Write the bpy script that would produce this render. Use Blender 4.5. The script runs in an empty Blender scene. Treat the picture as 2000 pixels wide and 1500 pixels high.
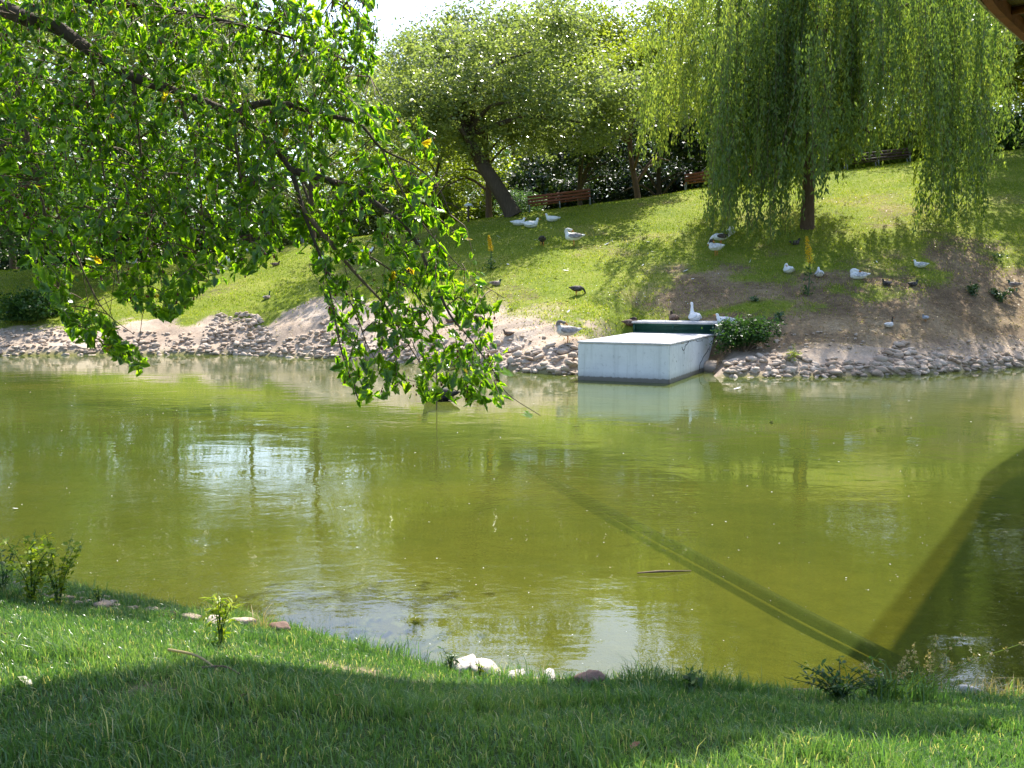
import bpy, math, random
import numpy as np
from mathutils import Vector, Matrix

R = np.random.default_rng(7)
random.seed(7)
S = bpy.context.scene
COL = S.collection

# ------------------------------------------------------------------ camera, sky, sun, exposure
FPX = 1963.0                                   # focal length in pixels of the 2000 px wide photograph
PITCH = math.atan(200 / FPX)
CAMZ = 2.4
CP, SP = math.cos(PITCH), math.sin(PITCH)
cam = bpy.data.cameras.new("camera")
cam.sensor_width = 36
cam.lens = FPX / 2000 * 36
cam.clip_start = 0.05
cam.clip_end = 3000
camo = bpy.data.objects.new("camera", cam)
COL.objects.link(camo)
camo.location = (0, 0, CAMZ)
camo.rotation_euler = (math.pi / 2 - PITCH, 0, 0)
S.camera = camo

SUN_EL, SUN_AZ = math.radians(55), math.radians(20)     # sun ahead of the camera, a little to the right
SUNV = Vector((math.sin(SUN_AZ) * math.cos(SUN_EL), math.cos(SUN_AZ) * math.cos(SUN_EL), math.sin(SUN_EL)))
W = bpy.data.worlds.new("World")
S.world = W
W.use_nodes = True
wn = W.node_tree
wn.nodes.clear()
sky = wn.nodes.new("ShaderNodeTexSky")
sky.sky_type = 'NISHITA'
sky.sun_disc = False
sky.sun_elevation = SUN_EL
sky.sun_rotation = SUN_AZ
sky.altitude = 300
sky.air_density = 1.0
sky.dust_density = 2.2
sky.ozone_density = 1.0
bg = wn.nodes.new("ShaderNodeBackground")
bg.inputs["Strength"].default_value = 0.15
wo = wn.nodes.new("ShaderNodeOutputWorld")
wn.links.new(sky.outputs[0], bg.inputs[0])
wn.links.new(bg.outputs[0], wo.inputs[0])

sl = bpy.data.lights.new("sun", 'SUN')
sl.energy = 4.6
sl.angle = math.radians(0.53)
sl.color = (1.0, 0.95, 0.86)
so = bpy.data.objects.new("sun", sl)
COL.objects.link(so)
so.rotation_euler = SUNV.to_track_quat('Z', 'Y').to_euler()

S.view_settings.view_transform = 'Standard'
S.view_settings.look = 'None'
S.view_settings.gamma = 1
S.view_settings.exposure = 1.28
S.view_settings.use_curve_mapping = False
S.render.engine = 'CYCLES'
S.cycles.max_bounces = 7
S.cycles.diffuse_bounces = 3
S.cycles.glossy_bounces = 3
S.cycles.transmission_bounces = 4
S.cycles.transparent_max_bounces = 6
S.cycles.caustics_reflective = False
S.cycles.caustics_refractive = False
S.cycles.sample_clamp_indirect = 4
S.cycles.use_denoising = True

# ------------------------------------------------------------------ helpers
def ray(px, py):
    px = np.asarray(px, float); py = np.asarray(py, float)
    u = (px - 1000) / FPX; v = (750 - py) / FPX
    return np.stack([u + 0 * v, CP + v * SP + 0 * u, -SP + v * CP + 0 * u], -1)

def at(px, py, Y):
    d = ray(px, py)
    t = np.asarray(Y, float) / d[..., 1]
    return d * t[..., None] + np.array([0, 0, CAMZ])

def onz(px, py, z):
    d = ray(px, py)
    t = (z - CAMZ) / d[..., 2]
    return d * t[..., None] + np.array([0, 0, CAMZ])

def proj(P):
    P = np.asarray(P, float)
    x = P[..., 0]; y = P[..., 1]; z = P[..., 2] - CAMZ
    dep = y * CP - z * SP
    up = y * SP + z * CP
    dep = np.where(dep < 0.05, 0.05, dep)
    return 1000 + FPX * x / dep, 750 - FPX * up / dep, dep

def hash2(ix, iy, seed):
    h = (ix.astype(np.int64) * 374761393 + iy.astype(np.int64) * 668265263 + seed * 974634) & 0x7fffffff
    h = ((h ^ (h >> 13)) * 1274126177) & 0x7fffffff
    return ((h ^ (h >> 16)) & 0xffff) / 65535.0

def vnoise(x, y, seed=0):
    x = np.asarray(x, float); y = np.asarray(y, float)
    ix = np.floor(x); iy = np.floor(y)
    fx = x - ix; fy = y - iy
    fx = fx * fx * (3 - 2 * fx); fy = fy * fy * (3 - 2 * fy)
    a = hash2(ix, iy, seed); b = hash2(ix + 1, iy, seed)
    c = hash2(ix, iy + 1, seed); d = hash2(ix + 1, iy + 1, seed)
    return (a * (1 - fx) + b * fx) * (1 - fy) + (c * (1 - fx) + d * fx) * fy

def fbm(x, y, seed=0, o=4):
    s = 0; a = 0.5; t = 0
    for i in range(o):
        s = s + a * vnoise(x * 2 ** i, y * 2 ** i, seed + i * 17); t += a; a *= 0.5
    return s / t

def sstep(a, b, x):
    t = np.clip((x - a) / (b - a), 0, 1)
    return t * t * (3 - 2 * t)

def inpoly(x, y, poly):
    x = np.asarray(x, float); y = np.asarray(y, float)
    r = np.zeros(x.shape, bool)
    n = len(poly)
    for i in range(n):
        x1, y1 = poly[i]; x2, y2 = poly[(i + 1) % n]
        if y1 == y2:
            continue
        c = ((y1 > y) != (y2 > y)) & (x < (x2 - x1) * (y - y1) / (y2 - y1) + x1)
        r ^= c
    return r

def mesh_np(name, V, F, mat=None, fattr=None, vattr=None, smooth=False):
    V = np.ascontiguousarray(V, np.float32); F = np.ascontiguousarray(F, np.int32)
    me = bpy.data.meshes.new(name)
    n, k = F.shape
    me.vertices.add(len(V)); me.vertices.foreach_set("co", V.ravel())
    me.loops.add(n * k); me.loops.foreach_set("vertex_index", F.ravel())
    me.polygons.add(n); me.polygons.foreach_set("loop_start", np.arange(0, n * k, k, dtype=np.int32))
    if smooth:
        me.polygons.foreach_set("use_smooth", np.ones(n, bool))
    me.update(calc_edges=True)
    for dom, dct in (('FACE', fattr), ('POINT', vattr)):
        if dct:
            for key, val in dct.items():
                a = me.attributes.new(key, 'FLOAT', dom)
                a.data.foreach_set("value", np.ascontiguousarray(val, np.float32))
    if mat:
        me.materials.append(mat)
    return me

def link(name, data, parent=None, loc=None, rot=None, scale=None, **props):
    o = bpy.data.objects.new(name, data)
    COL.objects.link(o)
    if parent is not None:
        o.parent = parent
    if loc is not None:
        o.location = loc
    if rot is not None:
        o.rotation_euler = rot
    if scale is not None:
        o.scale = scale if hasattr(scale, '__len__') else (scale,) * 3
    for k, v in props.items():
        o[k] = v
    return o

def thing(name, label, cat, loc=(0, 0, 0), rotz=0, scale=1, group=None):
    o = link(name, None, loc=loc, rot=(0, 0, rotz), scale=scale, label=label, category=cat)
    o.empty_display_size = 0.1
    if group:
        o["group"] = group
    return o

class Geo:
    """collects triangles / quads (as tris) into one mesh"""
    def __init__(self):
        self.V = []; self.F = []; self.A = []; self.n = 0
    def add(self, V, F, a=0.5):
        V = np.asarray(V, float); F = np.asarray(F, int)
        if F.shape[1] == 4:
            F = np.concatenate([F[:, [0, 1, 2]], F[:, [0, 2, 3]]])
            if hasattr(a, '__len__'):
                a = np.concatenate([a, a])
        self.V.append(V); self.F.append(F + self.n); self.n += len(V)
        self.A.append(np.broadcast_to(np.asarray(a, float), (len(F),)))
        return self
    def box(self, c, s, rz=0, a=0.5):
        c = np.asarray(c, float); s = np.asarray(s, float) / 2
        q = np.array([[x, y, z] for x in (-1, 1) for y in (-1, 1) for z in (-1, 1)], float) * s
        co, si = math.cos(rz), math.sin(rz)
        q = np.stack([q[:, 0] * co - q[:, 1] * si, q[:, 0] * si + q[:, 1] * co, q[:, 2]], -1) + c
        f = [[0, 1, 3, 2], [4, 6, 7, 5], [0, 4, 5, 1], [2, 3, 7, 6], [0, 2, 6, 4], [1, 5, 7, 3]]
        return self.add(q, f, a)
    def tube(self, P, r, sides=6, a=0.5, cap=True):
        P = np.asarray(P, float); m = len(P)
        r = np.broadcast_to(np.asarray(r, float), (m,))
        T = np.gradient(P, axis=0); T /= np.linalg.norm(T, axis=1)[:, None] + 1e-9
        ref = np.array([0.31, 0.17, 0.93]) if abs(T[0][2]) < 0.9 else np.array([1.0, 0.1, 0.0])
        U = np.cross(T, ref); U /= np.linalg.norm(U, axis=1)[:, None] + 1e-9
        Wv = np.cross(T, U)
        ang = np.arange(sides) * 2 * math.pi / sides
        V = P[:, None, :] + r[:, None, None] * (np.cos(ang)[None, :, None] * U[:, None, :] + np.sin(ang)[None, :, None] * Wv[:, None, :])
        V = V.reshape(-1, 3)
        i = np.arange(m - 1)[:, None] * sides; j = np.arange(sides)[None, :]; j2 = (j + 1) % sides
        F = np.stack([i + j, i + j2, i + sides + j2, i + sides + j], -1).reshape(-1, 4)
        self.add(V, F, a)
        if cap:
            for e, c in ((0, P[0]), (m - 1, P[-1])):
                ring = V[e * sides:(e + 1) * sides]
                VV = np.concatenate([ring, c[None]])
                k = np.arange(sides)
                FF = np.stack([k, (k + 1) % sides, np.full(sides, sides)], -1)
                if e == 0:
                    FF = FF[:, ::-1]
                self.add(VV, FF, a)
        return self
    def mesh(self, name, mat, smooth=False):
        return mesh_np(name, np.concatenate(self.V), np.concatenate(self.F), mat, {"v": np.concatenate(self.A)}, smooth=smooth)

def curve_pts(P, n=4):
    """Catmull-Rom through control points"""
    P = np.asarray(P, float)
    Q = np.concatenate([2 * P[:1] - P[1:2], P, 2 * P[-1:] - P[-2:-1]])
    out = []
    for i in range(len(P) - 1):
        p0, p1, p2, p3 = Q[i], Q[i + 1], Q[i + 2], Q[i + 3]
        for t in np.arange(n) / n:
            out.append(0.5 * (2 * p1 + (p2 - p0) * t + (2 * p0 - 5 * p1 + 4 * p2 - p3) * t ** 2 + (3 * p1 - p0 - 3 * p2 + p3) * t ** 3))
    out.append(P[-1])
    return np.array(out)

# ------------------------------------------------------------------ materials
def newmat(name):
    m = bpy.data.materials.new(name); m.use_nodes = True
    nt = m.node_tree; nt.nodes.clear()
    return m, nt, nt.nodes, nt.links

def N(nt, t, **kw):
    n = nt.nodes.new(t)
    for k, v in kw.items():
        if k.startswith("i_"):
            n.inputs[k[2:].replace("_", " ")].default_value = v
        else:
            setattr(n, k, v)
    return n

def ramp(nt, fac, stops):
    n = nt.nodes.new("ShaderNodeValToRGB")
    e = n.color_ramp.elements
    while len(e) < len(stops):
        e.new(0.5)
    for el, (p, c) in zip(e, stops):
        el.position = p; el.color = (*c, 1) if len(c) == 3 else c
    nt.links.new(fac, n.inputs[0])
    return n.outputs[0]

def noise(nt, scale, detail=4, rough=0.55, coord="Object", vec=None, dist=0.0):
    n = nt.nodes.new("ShaderNodeTexNoise")
    n.inputs["Scale"].default_value = scale; n.inputs["Detail"].default_value = detail
    n.inputs["Roughness"].default_value = rough; n.inputs["Distortion"].default_value = dist
    if vec is None:
        tc = nt.nodes.new("ShaderNodeTexCoord"); vec = tc.outputs[coord]
    nt.links.new(vec, n.inputs["Vector"])
    return n.outputs["Fac"]

def mixc(nt, fac, a, b, mode='MIX'):
    n = nt.nodes.new("ShaderNodeMix"); n.data_type = 'RGBA'; n.blend_type = mode
    for sock, val in ((n.inputs[0], fac), (n.inputs[6], a), (n.inputs[7], b)):
        if hasattr(val, "is_linked") or isinstance(val, bpy.types.NodeSocket):
            nt.links.new(val, sock)
        elif hasattr(val, '__len__'):
            sock.default_value = (*val, 1) if len(val) == 3 else val
        else:
            sock.default_value = val
    return n.outputs[2]

def math_(nt, op, a, b=None, c=None, clamp=False):
    n = nt.nodes.new("ShaderNodeMath"); n.operation = op; n.use_clamp = clamp
    for i, v in enumerate((a, b, c)):
        if v is None:
            continue
        if isinstance(v, bpy.types.NodeSocket):
            nt.links.new(v, n.inputs[i])
        else:
            n.inputs[i].default_value = v
    return n.outputs[0]

def attr(nt, name):
    n = nt.nodes.new("ShaderNodeAttribute"); n.attribute_name = name
    return n.outputs["Fac"]

def leafmat(name, stops, trans=0.45, rough=0.42, spec=0.5, tgain=(1.35, 1.4, 0.6)):
    m, nt, nd, lk = newmat(name)
    v = attr(nt, "v")
    col = ramp(nt, v, stops)
    p = N(nt, "ShaderNodeBsdfPrincipled")
    p.inputs["Roughness"].default_value = rough
    p.inputs["Specular IOR Level"].default_value = spec
    lk.new(col, p.inputs["Base Color"])
    t = N(nt, "ShaderNodeBsdfTranslucent")
    tc = mixc(nt, 1.0, col, tgain, 'MULTIPLY')
    lk.new(tc, t.inputs[0])
    mx = N(nt, "ShaderNodeMixShader"); mx.inputs[0].default_value = trans
    lk.new(p.outputs[0], mx.inputs[1]); lk.new(t.outputs[0], mx.inputs[2])
    o = N(nt, "ShaderNodeOutputMaterial"); lk.new(mx.outputs[0], o.inputs[0])
    return m

def solid(name, stops, scale=8, rough=0.7, bump=0.0, bscale=None, spec=0.4, metal=0.0, attrib=None, stretch=None, bdist=0.02):
    m, nt, nd, lk = newmat(name)
    tc = N(nt, "ShaderNodeTexCoord")
    vec = tc.outputs["Object"]
    if stretch:
        mp = N(nt, "ShaderNodeMapping"); mp.inputs["Scale"].default_value = stretch
        lk.new(vec, mp.inputs[0]); vec = mp.outputs[0]
    f = noise(nt, scale, 5, 0.6, vec=vec)
    if attrib:
        f = math_(nt, 'ADD', math_(nt, 'MULTIPLY', f, 0.5), math_(nt, 'MULTIPLY', attr(nt, attrib), 0.5))
    col = ramp(nt, f, stops)
    p = N(nt, "ShaderNodeBsdfPrincipled")
    p.inputs["Roughness"].default_value = rough; p.inputs["Specular IOR Level"].default_value = spec
    p.inputs["Metallic"].default_value = metal
    lk.new(col, p.inputs["Base Color"])
    if bump:
        b = N(nt, "ShaderNodeBump"); b.inputs["Strength"].default_value = bump; b.inputs["Distance"].default_value = bdist
        lk.new(noise(nt, bscale or scale * 2, 6, 0.65, vec=vec), b.inputs["Height"])
        lk.new(b.outputs[0], p.inputs["Normal"])
    o = N(nt, "ShaderNodeOutputMaterial"); lk.new(p.outputs[0], o.inputs[0])
    return m

M = {}
M["mulberry"] = leafmat("mulberry leaf", [(0, (.08, .175, .016)), (.5, (.15, .285, .02)), (.975, (.25, .39, .026)), (1, (.40, .36, .03))], trans=0.7, rough=0.26, spec=0.9, tgain=(2.0, 1.85, .5))
M["willow"] = leafmat("willow leaf", [(0, (.085, .145, .035)), (.6, (.165, .235, .05)), (1, (.28, .335, .07))], trans=0.56, rough=0.36, tgain=(1.45,1.45,.7))
M["broad"] = leafmat("broadleaf", [(0, (.12, .165, .065)), (.6, (.2, .25, .095)), (1, (.33, .365, .15))], trans=0.55, rough=0.28, spec=1.0)
M["yellowish"] = leafmat("yellow green leaf", [(0, (.12, .17, .024)), (.6, (.21, .26, .032)), (1, (.3, .33, .045))], trans=0.55)
M["greyleaf"] = leafmat("grey green leaf", [(0, (.1, .14, .06)), (.6, (.16, .205, .085)), (1, (.26, .29, .13))], trans=0.5)
M["dark"] = leafmat("dark evergreen leaf", [(0, (.012, .028, .012)), (.7, (.025, .05, .016)), (1, (.05, .085, .02))], trans=0.25)
M["shrub"] = leafmat("shrub leaf", [(0, (.03, .08, .022)), (.7, (.065, .14, .028)), (1, (.13, .22, .036))], trans=0.45)
M["teal"] = leafmat("blue green weed leaf", [(0, (.05, .10, .05)), (.7, (.09, .16, .07)), (1, (.15, .22, .09))], trans=0.35)
M["lime"] = leafmat("lime leaf", [(0, (.16, .24, .02)), (.7, (.26, .33, .025)), (1, (.36, .38, .04))], trans=0.5)
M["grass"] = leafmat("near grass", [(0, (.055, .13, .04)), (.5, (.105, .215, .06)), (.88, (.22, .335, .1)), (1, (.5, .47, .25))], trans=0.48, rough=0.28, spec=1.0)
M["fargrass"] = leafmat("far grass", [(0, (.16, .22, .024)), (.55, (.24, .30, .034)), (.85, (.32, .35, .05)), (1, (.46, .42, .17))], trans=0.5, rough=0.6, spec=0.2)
M["straw"] = leafmat("dry straw", [(0, (.34, .26, .11)), (1, (.5, .4, .2))], trans=0.3)
M["yellowflower"] = leafmat("yellow flower", [(0, (.6, .4, .02)), (1, (.75, .55, .03))], trans=0.4)
M["bark"] = solid("bark", [(.2, (.035, .025, .018)), (.6, (.09, .065, .045)), (.9, (.16, .12, .085))], scale=6, rough=0.9, bump=0.8, bscale=10, stretch=(4, 4, 0.7))
M["barkred"] = solid("reddish bark", [(.2, (.06, .035, .022)), (.6, (.13, .08, .05)), (.9, (.2, .13, .085))], scale=6, rough=0.9, bump=0.8, bscale=10, stretch=(4, 4, 0.7))
M["twig"] = solid("twig bark", [(.2, (.07, .045, .025)), (.8, (.2, .14, .085))], scale=14, rough=0.8)
M["berry"] = solid("mulberry fruit", [(.3, (.02, .006, .008)), (.6, (.16, .02, .015)), (.9, (.3, .12, .03))], scale=3, rough=0.4)
M["rock"] = solid("pale stone", [(.15, (.24, .19, .16)), (.5, (.46, .385, .33)), (.85, (.62, .55, .49))], scale=3.2, rough=0.85, bump=0.5, bscale=14)
M["rockbrown"] = solid("brown stone", [(.2, (.13, .08, .06)), (.8, (.34, .22, .16))], scale=5, rough=0.8, bump=0.5, bscale=16)
M["rockwhite"] = solid("chalky stone", [(.2, (.5, .46, .4)), (.8, (.78, .73, .66))], scale=5, rough=0.8, bump=0.5, bscale=16)

# ------------------------------------------------------------------ terrain
# near shore (top edge of the near bank), world X -> Y
NSX = np.array([-60, -12, -8, -5.6, -3.7, -2.4, -1.4, -.5, 0, 1.1, 2.0, 2.8, 6, 12, 60.])
NSY = np.array([16, 11.6, 10.0, 8.75, 7.6, 6.95, 6.42, 5.8, 5.62, 5.5, 5.45, 5.4, 5.0, 4.6, 4.0])
def near_shore(X):
    return np.interp(X, NSX, NSY) + 0.22 * (fbm(X * 1.3 + 9, X * 0 + 3, 5, 3) - 0.5)

def near_z(X, Y):
    s = near_shore(X) - Y
    land = 0.13 + 0.27 * np.clip(s, 0, 1.9) + 0.10 * np.clip(s - 1.9, 0, 2.2)
    land = land + 0.05 * (fbm(X * 1.7, Y * 1.7, 3, 3) - 0.5) * sstep(0.0, 0.8, s)
    step = sstep(-0.22, 0.05, s)
    bed = -0.10 + 0.42 * np.clip(s + 0.2, -1.5, 0)
    bed = np.maximum(bed, -0.27)
    return np.where(s > 0.05, land, bed * (1 - step) + 0.13 * step)

# far side: columns in image x: (px, waterline y, bank top y, bank width, crest y, crest Y)
FC = [(-900, 690, 625, 2.6, 560, 44), (-400, 692, 632, 2.6, 545, 45), (0, 694, 640, 2.4, 530, 46), (250, 692, 628, 2.5, 517, 46),
      (450, 693, 606, 2.7, 496, 46), (600, 699, 596, 2.8, 474, 45), (750, 706, 600, 2.8, 456, 45), (900, 717, 612, 2.7, 433, 44.5),
      (1000, 725, 622, 2.7, 417, 44.5), (1130, 735, 640, 2.7, 400, 45), (1250, 738, 642, 2.9, 385, 46), (1345, 738, 640, 2.9, 368, 46.5),
      (1430, 736, 655, 2.4, 356, 47), (1600, 736, 652, 2.4, 334, 48), (1800, 731, 642, 2.5, 309, 48), (2000, 716, 625, 2.6, 284, 47),
      (2300, 698, 600, 2.6, 250, 46), (2900, 690, 580, 2.6, 235, 46)]
_ku, _kY, _kZ = [], [], []
for (px, yw, yb, bw, yc, Yc) in FC:
    w = onz(px, yw, 0.0)
    Yw = w[1]
    b = at(px, yb, Yw + bw)
    c = at(px, yc, Yc)
    mid = b * 0.5 + c * 0.5
    _ku.append(w[0] / w[1])
    _kY.append([Yw - 6, Yw - 1.5, Yw - .25, Yw + .35, Yw + bw, mid[1], Yc, Yc + 6, Yc + 40, 700])
    _kZ.append([-1.2, -.6, -.08, .3, b[2], mid[2] + .12, c[2], c[2] + .05, c[2] + .1, c[2]])
_ku = np.array(_ku); _kY = np.array(_kY); _kZ = np.array(_kZ)

def far_raw(X, Y):
    u = X / np.maximum(Y, 4)
    KY = np.stack([np.interp(u, _ku, _kY[:, k]) for k in range(_kY.shape[1])], -1)
    KZ = np.stack([np.interp(u, _ku, _kZ[:, k]) for k in range(_kY.shape[1])], -1)
    z = KZ[..., 0].copy()
    for k in range(KY.shape[-1] - 1):
        y0, y1 = KY[..., k], KY[..., k + 1]
        t = np.clip((Y - y0) / (y1 - y0), 0, 1)
        z = np.where(Y >= y0, KZ[..., k] * (1 - t) + KZ[..., k + 1] * t, z)
    return z

BLK = onz(1128, 742, 0)[:2]
def far_shore(X, Y):
    u = X / np.maximum(Y, 4)
    return np.interp(u, _ku, _kY[:, 2]) + .2

def ground_z(X, Y):
    X = np.asarray(X, float); Y = np.asarray(Y, float)
    X, Y = np.broadcast_arrays(X, Y)
    s = Y - far_shore(X, Y)
    z = 0
    for dx, dy, w in ((0, 0, .28), (.5, 0, .12), (-.5, 0, .12), (0, .45, .12), (0, -.45, .12), (.4, .9, .12), (-.4, -.9, .12)):
        k = sstep(.4, 3.5, s)
        z = z + w * far_raw(X + dx * 1.8 * k, Y + dy * 1.6 * k)
    z = z + (fbm(X * .35, Y * .35, 21, 3) - .5) * .22 * sstep(2.5, 6, s) * (1 - sstep(10, 14, s)) 
    z = z + (fbm(X * 1.6, Y * 1.6, 31, 3) - .5) * .16 * sstep(.1, 1, s) * (1 - sstep(6, 9, s))
    z = z + (fbm(X * .6, Y * 2.2, 41, 2) - .5) * .25 * sstep(-.5, .6, s) * (1 - sstep(2.5, 4, s))
    lx = (X - BLK[0]) * .927 + (Y - BLK[1]) * -.375; ly = (X - BLK[0]) * .375 + (Y - BLK[1]) * .927
    inb = sstep(-.9, -.1, lx) * (1 - sstep(2.45, 3.3, lx)) * (1 - sstep(6.4, 8.4, ly)) * sstep(-2, 0, ly)
    lim = np.interp(ly, [2.9, 4.2, 4.7, 5.0, 5.7, 12], [-.4, .35, .85, 1.2, 1.2, 3.1])
    z = np.where(ly < 6.5, np.minimum(z, lim * inb + z * (1 - inb)), np.minimum(z, lim * inb + z * (1 - inb)))
    nz = near_z(X, Y)
    t = sstep(13.5, 20, Y)
    return np.where(Y < 13.5, nz, np.where(Y > 20, z, nz * (1 - t) + np.minimum(z, -.6) * t))

def hit(px, py, y0=22.0, y1=62.0, step=0.06):
    """where the view ray through a photograph pixel meets the far ground"""
    px = np.atleast_1d(np.asarray(px, float)); py = np.atleast_1d(np.asarray(py, float))
    d = ray(px, py)
    res = np.full((len(px), 3), np.nan)
    Ys = np.arange(y0, y1, step)
    for i in range(len(px)):
        t = Ys / d[i, 1]
        P = d[i][None] * t[:, None]; P[:, 2] += CAMZ
        g = ground_z(P[:, 0], P[:, 1])
        k = np.argmax(P[:, 2] <= g)
        if P[k, 2] <= g[k]:
            res[i] = P[k]; res[i, 2] = g[k]
        elif y0 > 20 and py[i] < 640:                       # just above the crest: slide down to it
            res[i] = hit(px[i], py[i] + 3, y0, y1, step)[0]
    return res

def hit_near(px, py):
    return hit(px, py, 2.6, 9.5, 0.015)

def lines(*segs):
    out = []
    for a, b, st in segs:
        out.append(np.arange(a, b, st))
    return np.unique(np.round(np.concatenate(out), 4))

def sym(xs):
    return np.unique(np.round(np.concatenate([-xs, xs]), 4))
gx = sym(lines((0, 4.5, .075), (4.5, 24, .28), (24, 60, 1.5), (60, 200, 12), (200, 1201, 100)))
gy = lines((-1200, -60, 120), (-60, 2.4, 3), (2.4, 9, .075), (9, 23, .6), (23, 36, .16), (36, 54, .3), (54, 90, 3), (90, 240, 15), (240, 1801, 120))
GX, GY = np.meshgrid(gx, gy)
GZ = ground_z(GX, GY)
nxv, nyv = len(gx), len(gy)
ii = (np.arange(nyv - 1)[:, None] * nxv + np.arange(nxv - 1)[None, :]).ravel()
GF = np.stack([ii, ii + 1, ii + nxv + 1, ii + nxv], -1)

def far_masks(X, Y):
    """grass / dry / soil weights on the far side from world position"""
    s = Y - far_shore(X, Y)
    n = fbm(X * .8, Y * .8, 51, 4) - .5
    u = X / np.maximum(Y, 4)
    sb = np.interp(u, [(p - 1000) / FPX for p in (-900, 0, 300, 420, 520, 640, 760, 900, 1050, 1180, 1300, 1420, 1560, 1750, 1900, 2100)],
                   [2.6, 2.4, 2.2, 2.6, 1.6, 3.4, 3.5, 3.3, 2.9, 2.6, 2.2, 2.8, 3.6, 4.2, 5.6, 6.0])
    grass = sstep(-.55, .7, s - sb + n * 2.4)
    # thinned soil under the willow and along the dry strip on the upper lawn
    wl = np.exp(-(((X - 9.0) / 5.5) ** 2 + ((Y - 30.5) / 3.2) ** 2) ** 1.5)
    wl2 = np.exp(-(((X - 15.5) / 3.0) ** 2 + ((Y - 33.0) / 4.0) ** 2) ** 1.5)
    mid = np.exp(-(((X - 5.6) / 2.2) ** 2 + ((Y - 34.0) / 1.3) ** 2))
    up = np.exp(-(((X - 6.4) / 1.9) ** 2 + ((Y - 44.3 - (X - 6.4) * .05) / .55) ** 2))
    p1 = np.exp(-(((X - 12.6) / 2.0) ** 2 + ((Y - 40.0) / .7) ** 2))
    bare = np.clip(wl * 1.15 + wl2 * 1.1 + mid * .55 + up * .9 + p1 * .4, 0, 1)
    bare = np.clip(bare * (.68 + n * 2.2) + .45 * sstep(.56, .74, fbm(X * .33 + 7, Y * .5, 57, 4)), 0, 1)
    return grass, bare

sN = near_shore(GX) - GY
gr, ba = far_masks(GX, GY)
nn = fbm(GX * 1.1, GY * 1.1, 71, 4)
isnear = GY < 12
def near_bare(X, Y):
    s = near_shore(X) - Y
    b1 = np.exp(-(((X + .95) / .75) ** 2 + ((Y - 4.95) / .22) ** 2))
    b2 = np.exp(-(((X + 1.45) / .5) ** 2 + ((Y - 4.0) / .2) ** 2))
    b3 = np.exp(-(((X + 2.0) / 1.3) ** 2 + ((Y - 6.35) / .25) ** 2)) * .7
    return np.clip((.8 * b1 + .6 * b2 + .5 * b3) * sstep(.38, .62, fbm(X * 7, Y * 7, 77, 4)), 0, 1)
wgrass = np.where(isnear, sstep(-.02, .2, sN) * (1 - .85 * near_bare(GX, GY)), gr * (1 - ba))
sF = GY - far_shore(GX, GY)
wwet = np.where(isnear, sstep(.1, -.1, sN), 1 - sstep(-.15, .25, sF))
wdark = np.where(isnear, .65, np.clip(.12 + .88 * np.maximum(sstep(2.6, 4.6, GX) * sstep(.5, 2.2, sF), sstep(3.6, 5.0, sF)), 0, 1))      # brown leaf-strewn soil to the right, pale sand to the left

def ground_material():
    m, nt, nd, lk = newmat("ground")
    geo = N(nt, "ShaderNodeNewGeometry")
    pos = geo.outputs["Position"]
    g = attr(nt, "grass"); wet = attr(nt, "wet"); dk = attr(nt, "dark")
    n1 = noise(nt, 0.55, 5, .6, vec=pos); n2 = noise(nt, 5, 5, .65, vec=pos); n3 = noise(nt, 28, 4, .6, vec=pos)
    nsum = math_(nt, 'ADD', math_(nt, 'MULTIPLY', n1, .45), math_(nt, 'ADD', math_(nt, 'MULTIPLY', n2, .3), math_(nt, 'MULTIPLY', n3, .25)))
    turf = ramp(nt, nsum, [(.36, (.085, .125, .014)), (.47, (.15, .195, .02)), (.56, (.21, .235, .034)), (.66, (.3, .27, .09))])
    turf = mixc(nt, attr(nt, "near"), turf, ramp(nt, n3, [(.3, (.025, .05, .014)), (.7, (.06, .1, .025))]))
    sand = ramp(nt, nsum, [(.33, (.27, .2, .15)), (.5, (.46, .36, .275)), (.66, (.6, .5, .41))])
    soil = ramp(nt, nsum, [(.34, (.085, .058, .034)), (.47, (.17, .118, .07)), (.57, (.28, .205, .12)), (.68, (.46, .36, .23))])
    dirt = mixc(nt, dk, sand, soil)
    gg = math_(nt, 'ADD', g, math_(nt, 'MULTIPLY', math_(nt, 'SUBTRACT', n2, .5), .9))
    gg = math_(nt, 'ADD', gg, math_(nt, 'MULTIPLY', math_(nt, 'SUBTRACT', n3, .5), .5))
    gf = N(nt, "ShaderNodeMapRange", interpolation_type='SMOOTHSTEP')
    gf.inputs[1].default_value = .25; gf.inputs[2].default_value = .72
    lk.new(gg, gf.inputs[0])
    col = mixc(nt, gf.outputs[0], dirt, turf)
    mud = ramp(nt, n2, [(.3, (.13, .125, .03)), (.7, (.21, .2, .05))])
    col = mixc(nt, wet, col, mud)
    p = N(nt, "ShaderNodeBsdfPrincipled"); p.inputs["Roughness"].default_value = .95; p.inputs["Specular IOR Level"].default_value = .15
    lk.new(col, p.inputs["Base Color"])
    b = N(nt, "ShaderNodeBump"); b.inputs["Strength"].default_value = .9; b.inputs["Distance"].default_value = .05
    lk.new(math_(nt, 'ADD', math_(nt, 'MULTIPLY', n2, .5), math_(nt, 'MULTIPLY', n3, .5)), b.inputs["Height"])
    lk.new(b.outputs[0], p.inputs["Normal"])
    o = N(nt, "ShaderNodeOutputMaterial"); lk.new(p.outputs[0], o.inputs[0])
    return m
M["ground"] = ground_material()
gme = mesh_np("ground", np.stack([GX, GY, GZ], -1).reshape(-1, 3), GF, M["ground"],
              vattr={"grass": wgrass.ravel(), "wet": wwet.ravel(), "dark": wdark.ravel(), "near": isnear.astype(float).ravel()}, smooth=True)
ground = link("ground", gme, kind="structure", label="grassy hillside and near lawn with sandy stony banks round the pond")

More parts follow.
